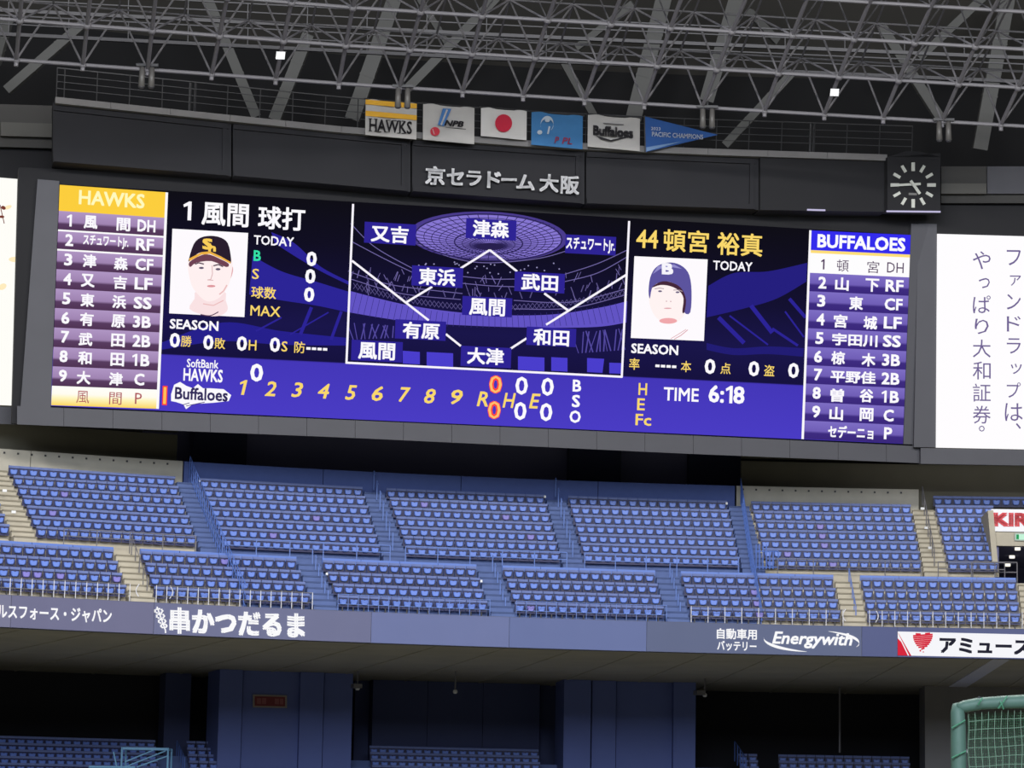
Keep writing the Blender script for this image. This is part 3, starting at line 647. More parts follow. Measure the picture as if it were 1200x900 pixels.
for col, x0, ys, w_ in (('やっぱり大和証券。', 1152.5, 305, 21), ('ファンドラップは、', 1190, 302, 21)):
    for i, ch in enumerate(col):
        y = ys + i * 26.0 - .15 * i
        if ch in 'っッァ': ww, hh, dx, dy = w_ * .62, w_ * .58, 3 if ch != 'ァ' else -1, 1
        elif ch == '。': ww, hh, dx, dy = 7, 7, 9, -9.5
        elif ch == '、': ww, hh, dx, dy = 6, 7, 9, -9.5
        elif ch in 'りドフンラプ': ww, hh, dx, dy = w_ * .78, w_ * .86, 0, 0
        else: ww, hh, dx, dy = w_, w_ * 1.0, 0, 0
        if col[0] == 'フ' and i == 1: dx = 2
        text(PR, ch, x0 - 2 + dx * 1.0 if ch not in '。、' else x0 - 4 + (-0 if ch == '。' else dx * .6) + 2, y + dy, ww, hh, VC, rs, 'lettering', .01, 0, .0, 0, .08)
bx(PR, [(1062, 240), (1290, 243), (1290, 279), (1068, 273.6)], -.05, .5, M_blk2, 'cladding_top', rs)
bx(PR, [(1076, 262), (1097.8, 262.5), (1096.4, 524.2), (1071, 524)], -.03, .5, M_clad, 'cladding_side', rs)
bx(PR, [(1079, 525), (1290, 529), (1290, 547), (1079, 543.4)], -.02, .5, M_clad, 'cladding_bottom', rs)
# ------------------------------------------------------------------ fascia beam, name sign, clock
def ip(pts, x):
    if x <= pts[0][0]: i = 0
    elif x >= pts[-1][0]: i = len(pts) - 2
    else: i = max(k for k in range(len(pts) - 1) if pts[k][0] <= x)
    (a, b), (c, d) = pts[i], pts[i + 1]; return b + (d - b) * (x - a) / (c - a)
FT = [(62, 120), (200, 134.5), (400, 155), (620, 171.5), (800, 180), (1040, 188), (1102, 190)]
FB = [(62, 190), (283, 207.5), (400, 219), (683, 239), (890, 246), (1102, 249)]
fr = struct('trim_5')
for i, (a, b) in enumerate(((62, 271), (273, 481), (483, 685), (687, 889), (891, 1038))):
    q = [(a, ip(FT, a)), (b, ip(FT, b)), (b, ip(FB, b)), (a, ip(FB, a))]
    bx(FASC, q, .0 if i != 4 else .25, 1.4, M_black if i != 4 else M_blk2, 'fascia_panel', fr)
    if i < 4:     # raised border of each panel
        bx(FASC, [(a + 1, ip(FT, a) + 3), (b - 4, ip(FT, b) + 3), (b - 4, ip(FT, b) + 9), (a + 1, ip(FT, a) + 9)], .12, .14, M_black, 'panel_border', fr)
        bx(FASC, [(a + 1, ip(FB, a) - 7), (b - 4, ip(FB, b) - 7), (b - 4, ip(FB, b) - 1), (a + 1, ip(FB, a) - 1)], .12, .14, M_black, 'panel_border', fr)
        bx(FASC, [(b - 10, ip(FT, b) + 8), (b - 5, ip(FT, b) + 8), (b - 5.5, ip(FB, b) - 7), (b - 10.5, ip(FB, b) - 7)], .12, .14, M_black, 'panel_border', fr)
# ledge of the catwalk
le = struct('trim_6'); xs = [65, 130, 200, 270, 335, 400, 470, 545, 620, 690, 760, 830, 900, 970, 1040, 1102]
for a, b in zip(xs, xs[1:]):
    if a >= 1040: continue
    q = [(a, ip(FT, a) - 7), (b - .4, ip(FT, b) - 7), (b - .4, ip(FT, b) + .3), (a, ip(FT, a) + .3)]
    bx(FASC, q, .45, 1.9, M_concg, 'ledge_block', le)
bx(FASC, [(1066, ip(FT, 1066) - 9), (1101, ip(FT, 1101) - 8), (1101, ip(FT, 1101) - 1), (1085, ip(FT, 1085) - 3)], .45, 1.5, M_concg, 'ledge_block', le)
# catwalk railing
cw = thing('catwalk_railing', 'thin grey steel railing of the catwalk above the scoreboard', 'railing', tuple(FASC.at(65, 112)))
xs = [66] + [75 + i * 38.2 for i in range(27)]
for x in xs:
    x = min(x, 1101); y = ip(FT, x) - 7
    mb = MB(); mb.tube(FASC.at(x, y, .2), FASC.at(x + 1.2, y - 34, .2), .03, M_steeld, 5); mb.build('post', cw)
for k in (10, 18, 26, 34):
    for side in range(1):
        mb = MB()
        for a, b in zip(xs, xs[1:]):
            a = min(a, 1101); b = min(b, 1101)
            mb.tube(FASC.at(a + k / 30, ip(FT, a) - 7 - k, .2), FASC.at(b + k / 30, ip(FT, b) - 7 - k, .2), .022 if k < 34 else .035, M_steeld, 4)
        mb.build('rail', cw)
# big support posts of the railing
for x in (222, 228, 949, 953):
    mb = MB(); mb.tube(FASC.at(x, ip(FT, x) - 7, .1), FASC.at(x + 1.4, ip(FT, x) - 41, .1), .07, M_steeld, 6); mb.build('stanchion', cw)
sg = thing('dome_name_sign', 'pale grey raised Japanese lettering spelling the dome name on black fascia', 'sign', tuple(FASC.at(590, 225, .1)))
SGM = mat('sign_letters', (205, 205, 208), .5)
for ch, x, y, w_, h_ in (('京', 510, 205.8, 23, 22), ('セ', 533.5, 207.3, 20, 19.5), ('ラ', 555.5, 209, 17.5, 17.5), ('ド', 579, 210.8, 16, 19.5), ('ー', 596.5, 210.5, 18, 3.2), ('ム', 616, 213.6, 21.5, 18), ('大', 643.5, 214.5, 22.5, 21), ('阪', 668, 216.8, 22, 21.5)):
    text(FASC, ch, x, y, w_, h_, SGM, sg, 'letter', .065 if ch != 'ー' else .02, .035, .035, 0, .30, .08)
ck = thing('wall_clock', 'square black stadium clock with pale bar markings and two hands', 'clock', tuple(FASC.at(1070, 247, .6)))
bx(FASC, [(1040, 184), (1102, 179.5), (1102, 247.5), (1040, 246.5)], .75, .9, M_blk2, 'case', ck)
bx(FASC, [(1040, 184), (1062, 177), (1078, 177.5), (1102, 184)], .75, .9, M_blk2, 'case_top', ck)
SGM2 = mat('clock_marks', (190, 192, 184), .5)
ccx, ccy = 1070.2, 216.8
for i in range(12):
    a = math.radians(i * 30); r0, r1 = (16.5, 26.5) if i % 3 == 0 else (17.5, 26.3)
    st = stroke((ccx + r0 * math.sin(a), ccy - r0 * math.cos(a)), (ccx + r1 * math.sin(a), ccy - r1 * math.cos(a)), 4. if i % 3 == 0 else 3.4)
    bx(FASC, st, .79, .05, SGM2, 'hour_mark', ck)
def hand(cx, cy, deg, l0, l1, w_, name, off):
    a = math.radians(deg); bx(FASC, stroke((cx - l0 * math.sin(a), cy + l0 * math.cos(a)), (cx + l1 * math.sin(a), cy - l1 * math.cos(a)), w_), off, .04, SGM2, name, ck)
hand(1069, 216, 267, 10, 24, 2.8, 'minute_hand', .86); hand(1069, 214, 145, 3, 16, 3.2, 'hour_hand', .92)
bx(FASC, [(1065, 226), (1074.5, 226.3), (1074.5, 228.8), (1065, 228.5)], .79, .04, mat('clock_plate', (110, 110, 108), .6), 'maker_plate', ck)
for i, (a, b, y) in enumerate(((946, 967, 245.8), (1039, 1102, 247.6))):
    mb = MB(); P = FASC.at(a, y, .8); Q2 = FASC.at(b, y + .6, .8); mb.tube(P, Q2, .045, emi((206, 200, 235), .85), 6)
    tag(mb.build('light_strip'), ('short' if i == 0 else 'long') + ' thin white light strip ' + ('on fascia bottom, left of the clock' if i == 0 else 'directly under the clock'), 'light')
# ------------------------------------------------------------------ concrete at both sides above the side screens
for nm, surf, a, b, y0, y1, y2, y3, y4, xb in (('wall_side_left', PL, -90, 62, 122, 143, 159, 172, 190, 62), ('wall_side_right', PR, 1103, 1290, 195, 215, 227, 238, 244, 1156)):
    rt = struct(nm); m2 = mat('concrete_mid', (68, 67, 66), .9, 0, .1, .6)
    sl = .03 if surf is PL else .0
    def qq(x0, x1, ya, yb): return [(x0, ya + x0 * sl * (surf is PL)), (x1, ya + x1 * sl * (surf is PL)), (x1, yb + x1 * sl * (surf is PL)), (x0, yb + x0 * sl * (surf is PL))]
    bx(surf, qq(a, b, y0, y1), -.3, .6, m2, 'upper_band', rt)
    bx(surf, qq(a if surf is PR else 1, xb, y1, y2), .0, .9, mat('concrete_light', (90, 89, 86), .9, 0, .1, .6), 'ledge_band', rt)
    if surf is PR: bx(surf, qq(xb + 1, b, y0, y2), -.1, .8, mat('concrete_light2', (84, 84, 90), .9, 0, .1, .6), 'ledge_band', rt)
    bx(surf, qq(a, b, y2, y3), -.35, .6, m2, 'lower_band', rt)
    bx(surf, qq(a, b, y3, y4 - 2 if surf is PR else y4), -.75, .3, M_blk2, 'base_band', rt)
# ================================================================== ROOF
mb = MB(); zt0 = z_at(600, 78, 34)
mb.arc(SMIN - 14, SMAX + 14, [(34, 19), (34, zt0), (34.5, zt0), (34.5, 19)], mat('back_wall_black', (12, 12, 14), .95), 3.)
o = mb.build('wall_back_top'); o['kind'] = 'structure'
mb = MB()
pr = [(35, zt0 - .3), (24, zt0 + 5.5), (10, zt0 + 10.5), (-8, zt0 + 15), (-30, zt0 + 18), (-30, zt0 + 18.6), (-8, zt0 + 15.6), (10, zt0 + 11.1), (24, zt0 + 6.1), (35, zt0 + .3)]
mb.arc(SMIN - 16, SMAX + 16, pr, M_ceil, 3.); o = mb.build('ceiling'); o['kind'] = 'structure'
# heavy concrete struts behind the space frame
LOC = ['farthest left', 'left', 'second from left', 'third from left']
struts = [((98, 28), (8, 106), .26), ((8, 25), (-6, 75), .3), ((240, -10), (300, 136), .28), ((362, 40), (322, 140), .34), ((466, -10), (413, 140), .42), ((486, -10), (527, 56), .18),
          ((590, -10), (478, 104), .26), ((742, 4), (676, 56), .2), ((780, -10), (742, 140), .46), ((660, 72), (697, 138), .22), ((865, -10), (828, 118), .42), ((1160, -10), (1078, 68), .24),
          ((930, 84), (850, 170), .24), ((878, 14), (910, 48), .22), ((1032, 30), (1106, 146), .28), ((1182, -10), (1148, 175), .42), ((1250, 0), (1200, 60), .3)]
for i, (a, b, w_) in enumerate(struts):
    A = on_cyl(a[0], a[1], 24); B = on_cyl(b[0], b[1], 26); mb = MB(); mb.beam(A, B, w_, w_ * .8, M_strut)
    for t in (.33, .66):
        C_ = A.lerp(B, t); d = (B - A).normalized(); mb.beam(C_ - d * .05, C_ + d * .05, w_ * 1.06, w_ * .86, M_strut)
    x = (a[0] + b[0]) / 2
    side = 'left' if b[0] < a[0] else 'right'
    ref = 'in far left corner' if x < 20 else 'above the left fascia end' if x < 120 else 'left of the striped yellow banner' if x < 440 else 'above the row of banners' if x < 760 else 'right of the blue pennant' if x < 1000 else 'near the clock end'
    tag(mb.build('roof_strut'), 'grey roof strut running down to the %s %s, number %d from left' % (side, ref, i + 1), 'strut')
# order-sorted labels
st = sorted([o for o in bpy.data.objects if o.name.startswith('roof_strut')], key=lambda o: sum(proj(Vector(v.co))[0] for v in o.data.vertices))
words = ['first', 'second', 'third', 'fourth', 'fifth', 'sixth', 'seventh', 'eighth', 'ninth', 'tenth', 'eleventh', 'twelfth', 'thirteenth', 'fourteenth', 'fifteenth', 'sixteenth', 'seventeenth']
for i, o in enumerate(st):
    big = (max(v.co.z for v in o.data.vertices) - min(v.co.z for v in o.data.vertices)) > 4.5
    o['label'] = '%s grey concrete roof strut, %s from the left behind the steel roof frame' % ('long' if big else 'short', words[i]); o['group'] = 'roof struts'
# space frame
sfm = thing('space_frame', 'grey tubular steel space frame spanning the roof above the banners', 'roof frame', tuple(on_cyl(600, 112, -6)))
nds = [19, 97, 173, 248, 323, 397, 468, 542, 613, 685, 755, 823, 896, 966, 1035, 1104, 1173]
nx2 = [23, 102, 178, 257, 332, 405, 480, 553, 627, 700, 770, 840, 912, 983, 1053, 1123, 1193]
nds = [-137, -59] + nds + [1243, 1312]; nx2 = [-136, -56] + nx2 + [1264, 1334]
def ych(x): return ip([(0, 69), (400, 98), (800, 124.5), (1200, 148)], x)
def ych2(x): return ip([(0, 22), (400, 53), (800, 79), (1200, 103)], x)
ss = [s_of(on_cyl(x, ych(x), -6)) for x in nds]
STEP = 3.05
rings = [[on_cyl(x, ych(x), -6) for x in nds], [on_cyl(x, ych2(x), -6 - STEP) for x in nx2]]
for k in range(2, 6): rings.append([b + (b - a) - Vector((0, 0, .04 * k)) for a, b in zip(rings[-2], rings[-1])])
tops = []
for k in range(6):
    row = []
    for i in range(len(ss) - 1):
        nxt = rings[k + 1] if k < 5 else [b + (b - a) for a, b in zip(rings[4], rings[5])]
        row.append((rings[k][i] + rings[k][i + 1] + nxt[i] + nxt[i + 1]) / 4 + Vector((0, 0, 1.75)))
    tops.append(row)
for k, rg in enumerate(rings):
    mb = MB()
    for a, b in zip(rg, rg[1:]): mb.tube(a, b, .085, M_steel, 6)
    mb.build('ring_chord', sfm)
for k, rg in enumerate(tops):
    mb = MB()
    for a, b in zip(rg, rg[1:]): mb.tube(a, b, .05, M_steelm, 6)
    mb.build('ring_chord', sfm)
for i in range(len(ss)):
    mb = MB()
    for k in range(5): mb.tube(rings[k][i], rings[k + 1][i], .095, M_steel, 6)
    mb.build('radial_chord', sfm)
for i in range(len(ss) - 1):
    mb = MB()
    for k in range(5): mb.tube(tops[k][i], tops[k + 1][i], .05, M_steelm, 6)
    mb.build('radial_chord', sfm)
far = MB()
for k in range(6):
    for i in range(len(ss) - 1):
        t = tops[k][i]
        for (kk, ii) in ((k, i), (k, i + 1), (k + 1, i), (k + 1, i + 1)):
            if kk > 5: continue
            if k < 2:
                mb = MB(); mb.tube(rings[kk][ii], t, .05, M_steel, 6); mb.build('brace', sfm)
            else: far.tube(rings[kk][ii], t, .038, M_steelm, 5)
o = far.build('braces', sfm); o['kind'] = 'stuff'
def ball(c, r, m, name, parent, n=8):
    mb = MB(); vs = []; fs = []
    for j in range(1, 5):
        a = math.pi * j / 5
        for i in range(n): vs.append((c.x + r * math.sin(a) * math.cos(2 * math.pi * i / n), c.y + r * math.sin(a) * math.sin(2 * math.pi * i / n), c.z + r * math.cos(a)))
    for j in range(3):
        for i in range(n): fs.append((j * n + i, (j + 1) * n + i, (j + 1) * n + (i + 1) % n, j * n + (i + 1) % n))
    fs += [tuple(range(n)), tuple(range(3 * n, 4 * n))[::-1]]
    mb.add(vs, fs, m); return mb.build(name, parent, True)
for k in range(3):
    for P in rings[k]: ball(P, .2 if k else .17, M_steel, 'node', sfm)
for P in rings[0]:
    mb = MB(); mb.tube(P, P - Vector((0, 0, .28)), .10, M_steel, 8); mb.build('bearing', sfm)
# service catwalks hanging high in the roof, seen as dim horizontal beams
for i, (y0, dr, w_) in enumerate(((42, 8, .3), (70, 14, .3))):
    root = thing('roof_catwalk', ('lower' if i else 'upper') + ' dim steel service catwalk crossing behind the roof frame', 'catwalk', tuple(on_cyl(600, y0 + 10, dr)))
    pts = [on_cyl(x, ip([(0, y0 - 30), (600, y0), (1200, y0 + 26)], x), dr) for x in range(-60, 1270, 70)]
    for dz, nm, r in ((0, 'deck', .09), (.55, 'rail', .03), (1.0, 'rail', .035)):
        mb = MB()
        for a, b in zip(pts, pts[1:]): mb.beam(a + Vector((0, 0, dz)), b + Vector((0, 0, dz)), r, r, M_steelm)
        mb.build(nm, root)
    for a in pts:
        mb = MB(); mb.tube(a, a + Vector((0, 0, 1.0)), .03, M_steelm, 4); mb.build('post', root)
# small white plates on the frame
for i, (x, y, w_, h_) in enumerate(((328.7, 65, 10.5, 9), (978, 108.3, 10, 8.5))):
    sf_ = Cyl(-9.4); mb = MB(); q = [sf_.at(*p, 0) for p in bquad(x, y, w_, h_, .1, .03)]
    mb.slab([q[0], q[3], q[2], q[1]], (q[0] - CAM).normalized() * -1, .08, M_white)
    tag(mb.build('marker_plate'), 'small white square plate on roof frame, ' + ('left one' if i == 0 else 'right one above the clock side'), 'plate')
# paired drum lamps hanging from the lowest chord
for i, (x, y) in enumerate(((172, 92), (472, 116), (829, 140), (1106, 155))):
    c = on_cyl(x, y, -6.2)
    root = thing('hanging_speaker', 'pair of dark drum speakers hanging from roof frame, %s' % ['above left fascia end', 'in front of striped yellow banner', 'beside blue pennant tip', 'above the clock'][i], 'speaker', tuple(c), 0, 'roof drum speakers')
    mb = MB(); mb.beam(c + Vector((-.5, 0, .62)), c + Vector((.5, 0, .62)), .06, .06, M_steeld); mb.tube(c + Vector((0, 0, .6)), c + Vector((0, 0, .95)), .05, M_steeld); mb.build('bracket', root)
    for dx in (-.22, .22):
        mb = MB(); mb.tube(c + Vector((dx, 0, .5)), c + Vector((dx, -.05, -.4)), .12, mat('drum_grey', (84, 82, 80), .5), 12, .15)
        mb.tube(c + Vector((dx, -.05, -.4)), c + Vector((dx, -.05, -.46)), .15, M_steeld, 12, .11); mb.build('drum', root, True)
# ------------------------------------------------------------------ banners
BS = Plane(tuple(FASC.c + FASC.n * .75), .191, 0.0)
def banner(pts, m, label, name='banner', wav=.05):
    n = 10; mb = MB(); vs = []; fs = []
    for j in range(7):
        for i in range(n + 1):
            a = lerp(pts[0], pts[1], i / n); b = lerp(pts[3], pts[2], i / n); p = lerp(a, b, j / 6)
            vs.append(BS.at(p[0], p[1], wav * math.sin(i * .9 + j * .3)))
    for j in range(6):
        for i in range(n): q = j * (n + 1) + i; fs.append((q, q + n + 1, q + n + 2, q + 1))
    k = len(vs); vs2 = [v - BS.n * .02 for v in vs]
    mb.add(vs, fs, m); mb.add(vs2, [f[::-1] for f in fs], m)
    root = thing('banner', label, 'banner', tuple(BS.at(*lerp(pts[0], pts[1], .5))), 0, 'banners on the catwalk rail')
    mb.build('cloth', root, True)
    mb = MB(); mb.tube(BS.at(pts[0][0] - 2, pts[0][1] + .2, 0), BS.at(pts[1][0] + 2, pts[1][1] + .2, 0), .045, M_steeld, 5); mb.build('hanging_rod', root)
    return root
MW = mat('banner_white', (182, 179, 176), .85, 0, .06, 2.)
def bp(polys, m, name, root, off=.1): return poly(BS, polys, m, name, root, off)
r1 = banner([(428.5, 115.5), (488.5, 121), (488, 163.5), (428, 158)], MW, 'white banner with yellow stripes and HAWKS lettering, leftmost of the six')
MY = mat('banner_yellow', (226, 170, 52), .85)
for y0 in (116, 129.5):
    bp([[(428.5, y0 + (.5 if y0 < 120 else 0)), (488.4, y0 + 5.5), (488.3, y0 + 11.2), (428.3, y0 + 6.2)]], MY, 'stripe', r1)
MK = mat('print_black', (42, 40, 44), .85)
text(BS, 'HAWKS', 457.8, 148, 50, 15, MK, r1, 'lettering', .075, .02, .025, 0, .12)
sers = []
for x in (434, 440.5, 445, 452.5, 455.5, 462.5, 467.5, 472.5, 477.5):
    yy = 148 + (x - 457.8) * .075
    if x in (455.5, 462.5): sers.append(stroke((x - 2.4, yy - 7.2), (x + 2.4, yy - 7.0), 1))
    elif x in (445, 452.5): sers.append(stroke((x - 2, yy + 7.2), (x + 2, yy + 7.3), 1))
    elif x == 477.5: pass
    else: sers += [stroke((x - 2, yy - 7.2), (x + 2, yy - 7.1), 1), stroke((x - 2, yy + 7.2), (x + 2, yy + 7.3), 1)]
bp(sers, MK, 'lettering_serifs', r1, .13)
r2 = banner([(496, 120.5), (556, 126), (555.7, 169), (495.6, 163.5)], MW, 'grey-white banner with NPB lettering, blue slash and red ball')
bp([[(519, 127), (529, 127.5), (520, 148), (513, 146)]], mat('print_blue', (70, 120, 180), .85), 'blue_mark', r2); bp([stroke((524, 128.5), (517, 146.5), 2)], MW, 'blue_mark_line', r2, .12)
bp([ell(509.8, 154, 5.6, 5.2, 18)], mat('print_red', (190, 50, 66), .85), 'red_ball', r2)
bp([stroke((507, 151), (509, 157.5), .7)], MW, 'ball_seam', r2, .12)
text(BS, 'NPB', 532, 144.7, 23, 7, MK, r2, 'lettering', .08, .0, .05, .3, .12); bp([stroke((522, 149), (546, 151.3), .6)], MK, 'underline', r2)
r3 = banner([(563.8, 125.2), (617.3, 129.7), (617, 164.3), (563.5, 159.2)], mat('banner_white2', (206, 203, 200), .85), 'white banner with a red disc, third of the six')
bp([ell(590.2, 144.3, 10, 10.4, 28)], mat('disc_red', (196, 34, 62), .85), 'red_disc', r3)
r4 = banner([(623, 130), (683, 135.5), (682.6, 175), (622.6, 169.5)], mat('banner_sky', (58, 116, 168), .85, 0, .08, 2.), 'light blue league banner with white swirl mark, fourth of the six')
MLB = mat('print_pale', (178, 190, 200), .85)
bp(crescent(641, 146, 7.5, 8.5, 150, 400, 3.2, 10), MLB, 'white_mark', r4)
for q in (ell(641.5, 141, 3, 2.2, 10), ell(632.5, 155, 3, 2.6, 12), stroke((644, 148), (642, 157), 2)): bp([q], MLB, 'white_mark', r4)
text(BS, 'P', 652.5, 164, 5.5, 7.5, mat('print_red2', (170, 60, 90), .85), r4, 'lettering', .08, 0, .02, .25, .12); text(BS, 'PL', 664.5, 165, 12, 7.5, mat('print_red2', (170, 60, 90), .85), r4, 'lettering', .08, 0, .02, .25, .12)
r5 = banner([(689, 133.3), (750, 138.6), (749.6, 177.2), (688.6, 171.8)], MW, 'grey-white banner with dark Buffaloes lettering, fifth of the six')
text(BS, 'Buffaloes', 718.5, 154.3, 47, 12, MK, r5, 'lettering', .08, .0, .07, 0, .12)
bp([[(698, 158.5), (716, 164), (741, 158), (741, 160), (716, 166), (704, 163)]], MK, 'lettering_tail', r5); bp(pstroke([(707, 144.3), (731, 146.2)], 1.1), mat('print_grey', (110, 108, 110), .85), 'small_text_line', r5)
r6 = thing('pennant', 'blue triangular pennant with white lettering, rightmost of the six banners', 'banner', tuple(BS.at(757, 137)), 0, 'banners on the catwalk rail')
MBL = mat('pennant_blue', (40, 84, 150), .85, 0, .08, 2.)
mb = MB(); tp = [(756, 136.5), (841, 158), (757, 178.2)]; vs = [BS.at(x, y, o_) for o_ in (.05, .02) for x, y in tp]
mb.add(vs, [(0, 2, 1), (3, 4, 5), (0, 1, 4, 3), (1, 2, 5, 4), (2, 0, 3, 5)], MBL); mb.build('cloth', r6)
mb = MB(); mb.tube(BS.at(755.5, 135.5, 0), BS.at(756.5, 179, 0), .045, M_steeld, 5); mb.build('hanging_rod', r6)
text(BS, 'PACIFIC CHAMPIONS', 794, 158.8, 60, 5.6, mat('print_white', (200, 205, 212), .8), r6, 'lettering', .06, 0, .02, 0, .12)
text(BS, '2023', 768.5, 150.8, 11, 3.6, mat('print_white', (200, 205, 212), .8), r6, 'lettering', .06, 0, .0, 0, .12)
bp([[(757.5, 172.5), (800, 165.5), (757.5, 177.5)]], mat('pennant_band', (110, 140, 180), .85), 'pale_band', r6)
# ================================================================== SEATS
def seat_geo():
    rim = MB(); R = []
    for i in range(5):
        x = -.25 + .5 * i / 4; cv = .03 * (1 - (abs(i - 2) / 2) ** 2)
        R.append((x, cv))
    vs = []; fs = []
    for x, cv in R: vs += [(x, -.03 + cv, .73), (x, -.05 + cv, .80), (x, -.01 + cv, .85), (x, .04 + cv, .85), (x, .05 + cv, .73)]
    for i in range(4):
        for j in range(5): fs.append((i * 5 + j, (i + 1) * 5 + j, (i + 1) * 5 + (j + 1) % 5, i * 5 + (j + 1) % 5))
    fs += [(0, 1, 2, 3, 4), (24, 23, 22, 21, 20)]
    rim = (vs, fs)
    back = MB(); back.box((0, .045, .52), (.248, .015, .225), None); back = (back.v, back.f)
    out = [(-.18, .65), (-.06, .655), (-.03, .635), (.03, .635), (.06, .655), (.18, .65), (.17, .53), (.14, .44), (.085, .405), (-.085, .405), (-.14, .44), (-.17, .53)]
    n = len(out); cx, cz = 0, .53
    v = [(x, .0, z) for x, z in out] + [(x, -.07, z) for x, z in out] + [(cx + (x - cx) * .8, -.10, cz + (z - cz) * .78) for x, z in out]
    f = [tuple(range(n))] + [((i + 1) % n, i, n + i, n + (i + 1) % n) for i in range(n)] + [(n + (i + 1) % n, n + i, 2 * n + i, 2 * n + (i + 1) % n) for i in range(n)] + [tuple(range(2 * n, 3 * n))[::-1]]
    pan = (v, f)
    br = MB(); br.box((0, .07, .2), (.03, .03, .2), None); br.box((0, .03, .40), (.2, .02, .02), None); br = (br.v, br.f)
    return rim, back, pan, br
RIMG, BACKG, PANG, BRG = seat_geo()
def gmesh(name, g_, m):
    me = bpy.data.meshes.new(name); me.from_pydata(g_[0], [], g_[1]); me.materials.append(m); return me
ME = dict(rim=gmesh('backrest_rim', RIMG, M_rim), back=gmesh('backrest', BACKG, M_navy), pan=gmesh('seat_pan', PANG, M_seat), panv=gmesh('seat_pan', PANG, M_seatp), br=gmesh('bracket', BRG, M_steeld))
def make_seat():
    root = thing('stadium_seat', '', 'seat', (0, 0, 0), 0, 'folding seats of the front section')
    for nm, k in (('backrest', 'back'), ('backrest_rim', 'rim'), ('seat_pan', 'pan'), ('bracket', 'br')):
        o = bpy.data.objects.new(nm, ME[k]); COL.objects.link(o); o.parent = root
    return root
proto = make_seat(); pkids = list(proto.children); used = False
SEATPOS = []      # remaining seats collected for the joined meshes
def place_things(ss, dr, z, label, violet):
    global used
    if not used: r = proto; used = True; kids = pkids
    else:
        r = proto.copy(); COL.objects.link(r); kids = []
        for ch in pkids:
            c = ch.copy(); COL.objects.link(c); c.parent = r; kids.append(c)
    r.location = W(ss, dr, z - TR); r.rotation_euler = (0, 0, ang(ss)); r['label'] = label
    if violet:
        for c in kids:
            if c.data == ME['pan']: c.data = ME['panv']
def label_w(n): return ['first', 'second', 'third', 'fourth', 'fifth', 'sixth', 'seventh', 'eighth', 'ninth', 'tenth', 'eleventh', 'twelfth', 'thirteenth', 'fourteenth', 'fifteenth', 'sixteenth', 'seventeenth'][n]
class Joined:
    def __init__(s): s.mb = MB()
    def add(s, ss, dr, z, m=None, simple=False):
        P = W(ss, dr, z - TR); a = ang(ss); c, sn = math.cos(a), math.sin(a)
        for g_, mm in ((RIMG, M_rim), (BACKG, M_navy), (PANG, m or M_seat)):
            s.mb.add([(P.x + x * c - y * sn, P.y + x * sn + y * c, P.z + zz) for x, y, zz in g_[0]], g_[1], mm)
jo = Joined(); jl = Joined()
# front-section blocks: x at back row (left, right), x at front row (left, right)
FBK = [('leftmost', -40, 133.5, -25, 148, 13), ('second', 164.5, 347.5, 180, 363, 14), ('third', 378, 558.5, 395.5, 571, 14), ('fourth', 589, 767.5, 603, 778, 14), ('fifth', 798, 977, 808, 985, 14), ('sixth', 1008.5, 1191.5, 1016, 1196, 14)]
order = []
for bi, (bn, a0, a1, b0, b1, n) in enumerate(FBK):
    for j in range(4):
        dr, z = LJ[j]; t = (3 - j) / 3
        sa = s_at(a0 + (b0 - a0) * t, dr, z); sb_ = s_at(a1 + (b1 - a1) * t, dr, z)
        for i in range(n): order.append((j, bi, i, sa + (sb_ - sa) * (i + .5) / n, dr, z, n, bn))
VIOLET = {(3, 1, 7), (1, 0, 12), (1, 4, 6), (2, 4, 6), (0, 4, 6), (0, 3, 1), (1, 0, 7), (1, 0, 4), (1, 0, 5)}
for j in range(4):
    dr, z = LJ[j]; a_, b_ = s_at(-300, dr, z), s_at(-72 + (3 - j) * 5, dr, z); n = int((b_ - a_) / .5)
    for i in range(n): jo.add(a_ + (b_ - a_) * (i + .5) / n, dr, z)
cnt = 0; rowname = ['front', 'second', 'third', 'back']
order.sort(key=lambda q: q[0])
for (j, bi, i, s_, dr, z, n, bn) in order:
    px = proj(W(s_, dr, z))[0]; vio = (j, bi, i) in VIOLET
    if px < -14 or px > 1212: jo.add(s_, dr, z); continue
    if cnt < 300:
        lab = '%s folding seat, %s from left in %s row, %s block above ribbon board' % ('violet' if vio else 'blue', label_w(i), rowname[j], bn)
        if bi == 0: lab = '%s folding seat, %s from right end of %s row, leftmost front block' % ('violet' if vio else 'blue', label_w(n - 1 - i), rowname[j])
        place_things(s_, dr, z, lab, vio); cnt += 1
    else: jo.add(s_, dr, z, M_seatp if vio else None)
print('individual seats', cnt)
UBK = [(-260, -75, -235, -45), (-54, -21, -22, 10), (10, 205, 42, 230), (234, 424.5, 260, 445), (452.5, 638.5, 476, 656), (665.5, 852, 684, 866.5), (880, 1067.5, 897, 1080), (1096, 1290, 1111, 1300)]
for bi, (a0, a1, b0, b1) in enumerate(UBK):
    rows = list(UJ) + ([UJ8] if bi == 7 else [])
    for j, (dr, z) in enumerate(rows):
        t = (6 - j) / 6
        sa = s_at(a0 + (b0 - a0) * t, dr, z); sb_ = s_at(a1 + (b1 - a1) * t, dr, z)
        n = round((sb_ - sa) * (RC + dr) / RC / .513)
        for i in range(n):
            s_ = sa + (sb_ - sa) * (i + .5) / n
            if bi == 7 and j < 7 and proj(W(s_, dr, z))[0] > 1159 - (6 - j) * -1.0: continue
            jo.add(s_, dr, z, M_seatp if random.random() < .015 else None)
o = jo.mb.build('stadium_seats'); tag(o, 'rows of blue folding seats filling the stand below the scoreboard', 'seats', None, 'stuff')
LZ = [(-260, 183), (219, 254), (255, 413), (434, 632), (661, 817), (866, 889), (913, 1067), (1086, 1280)]
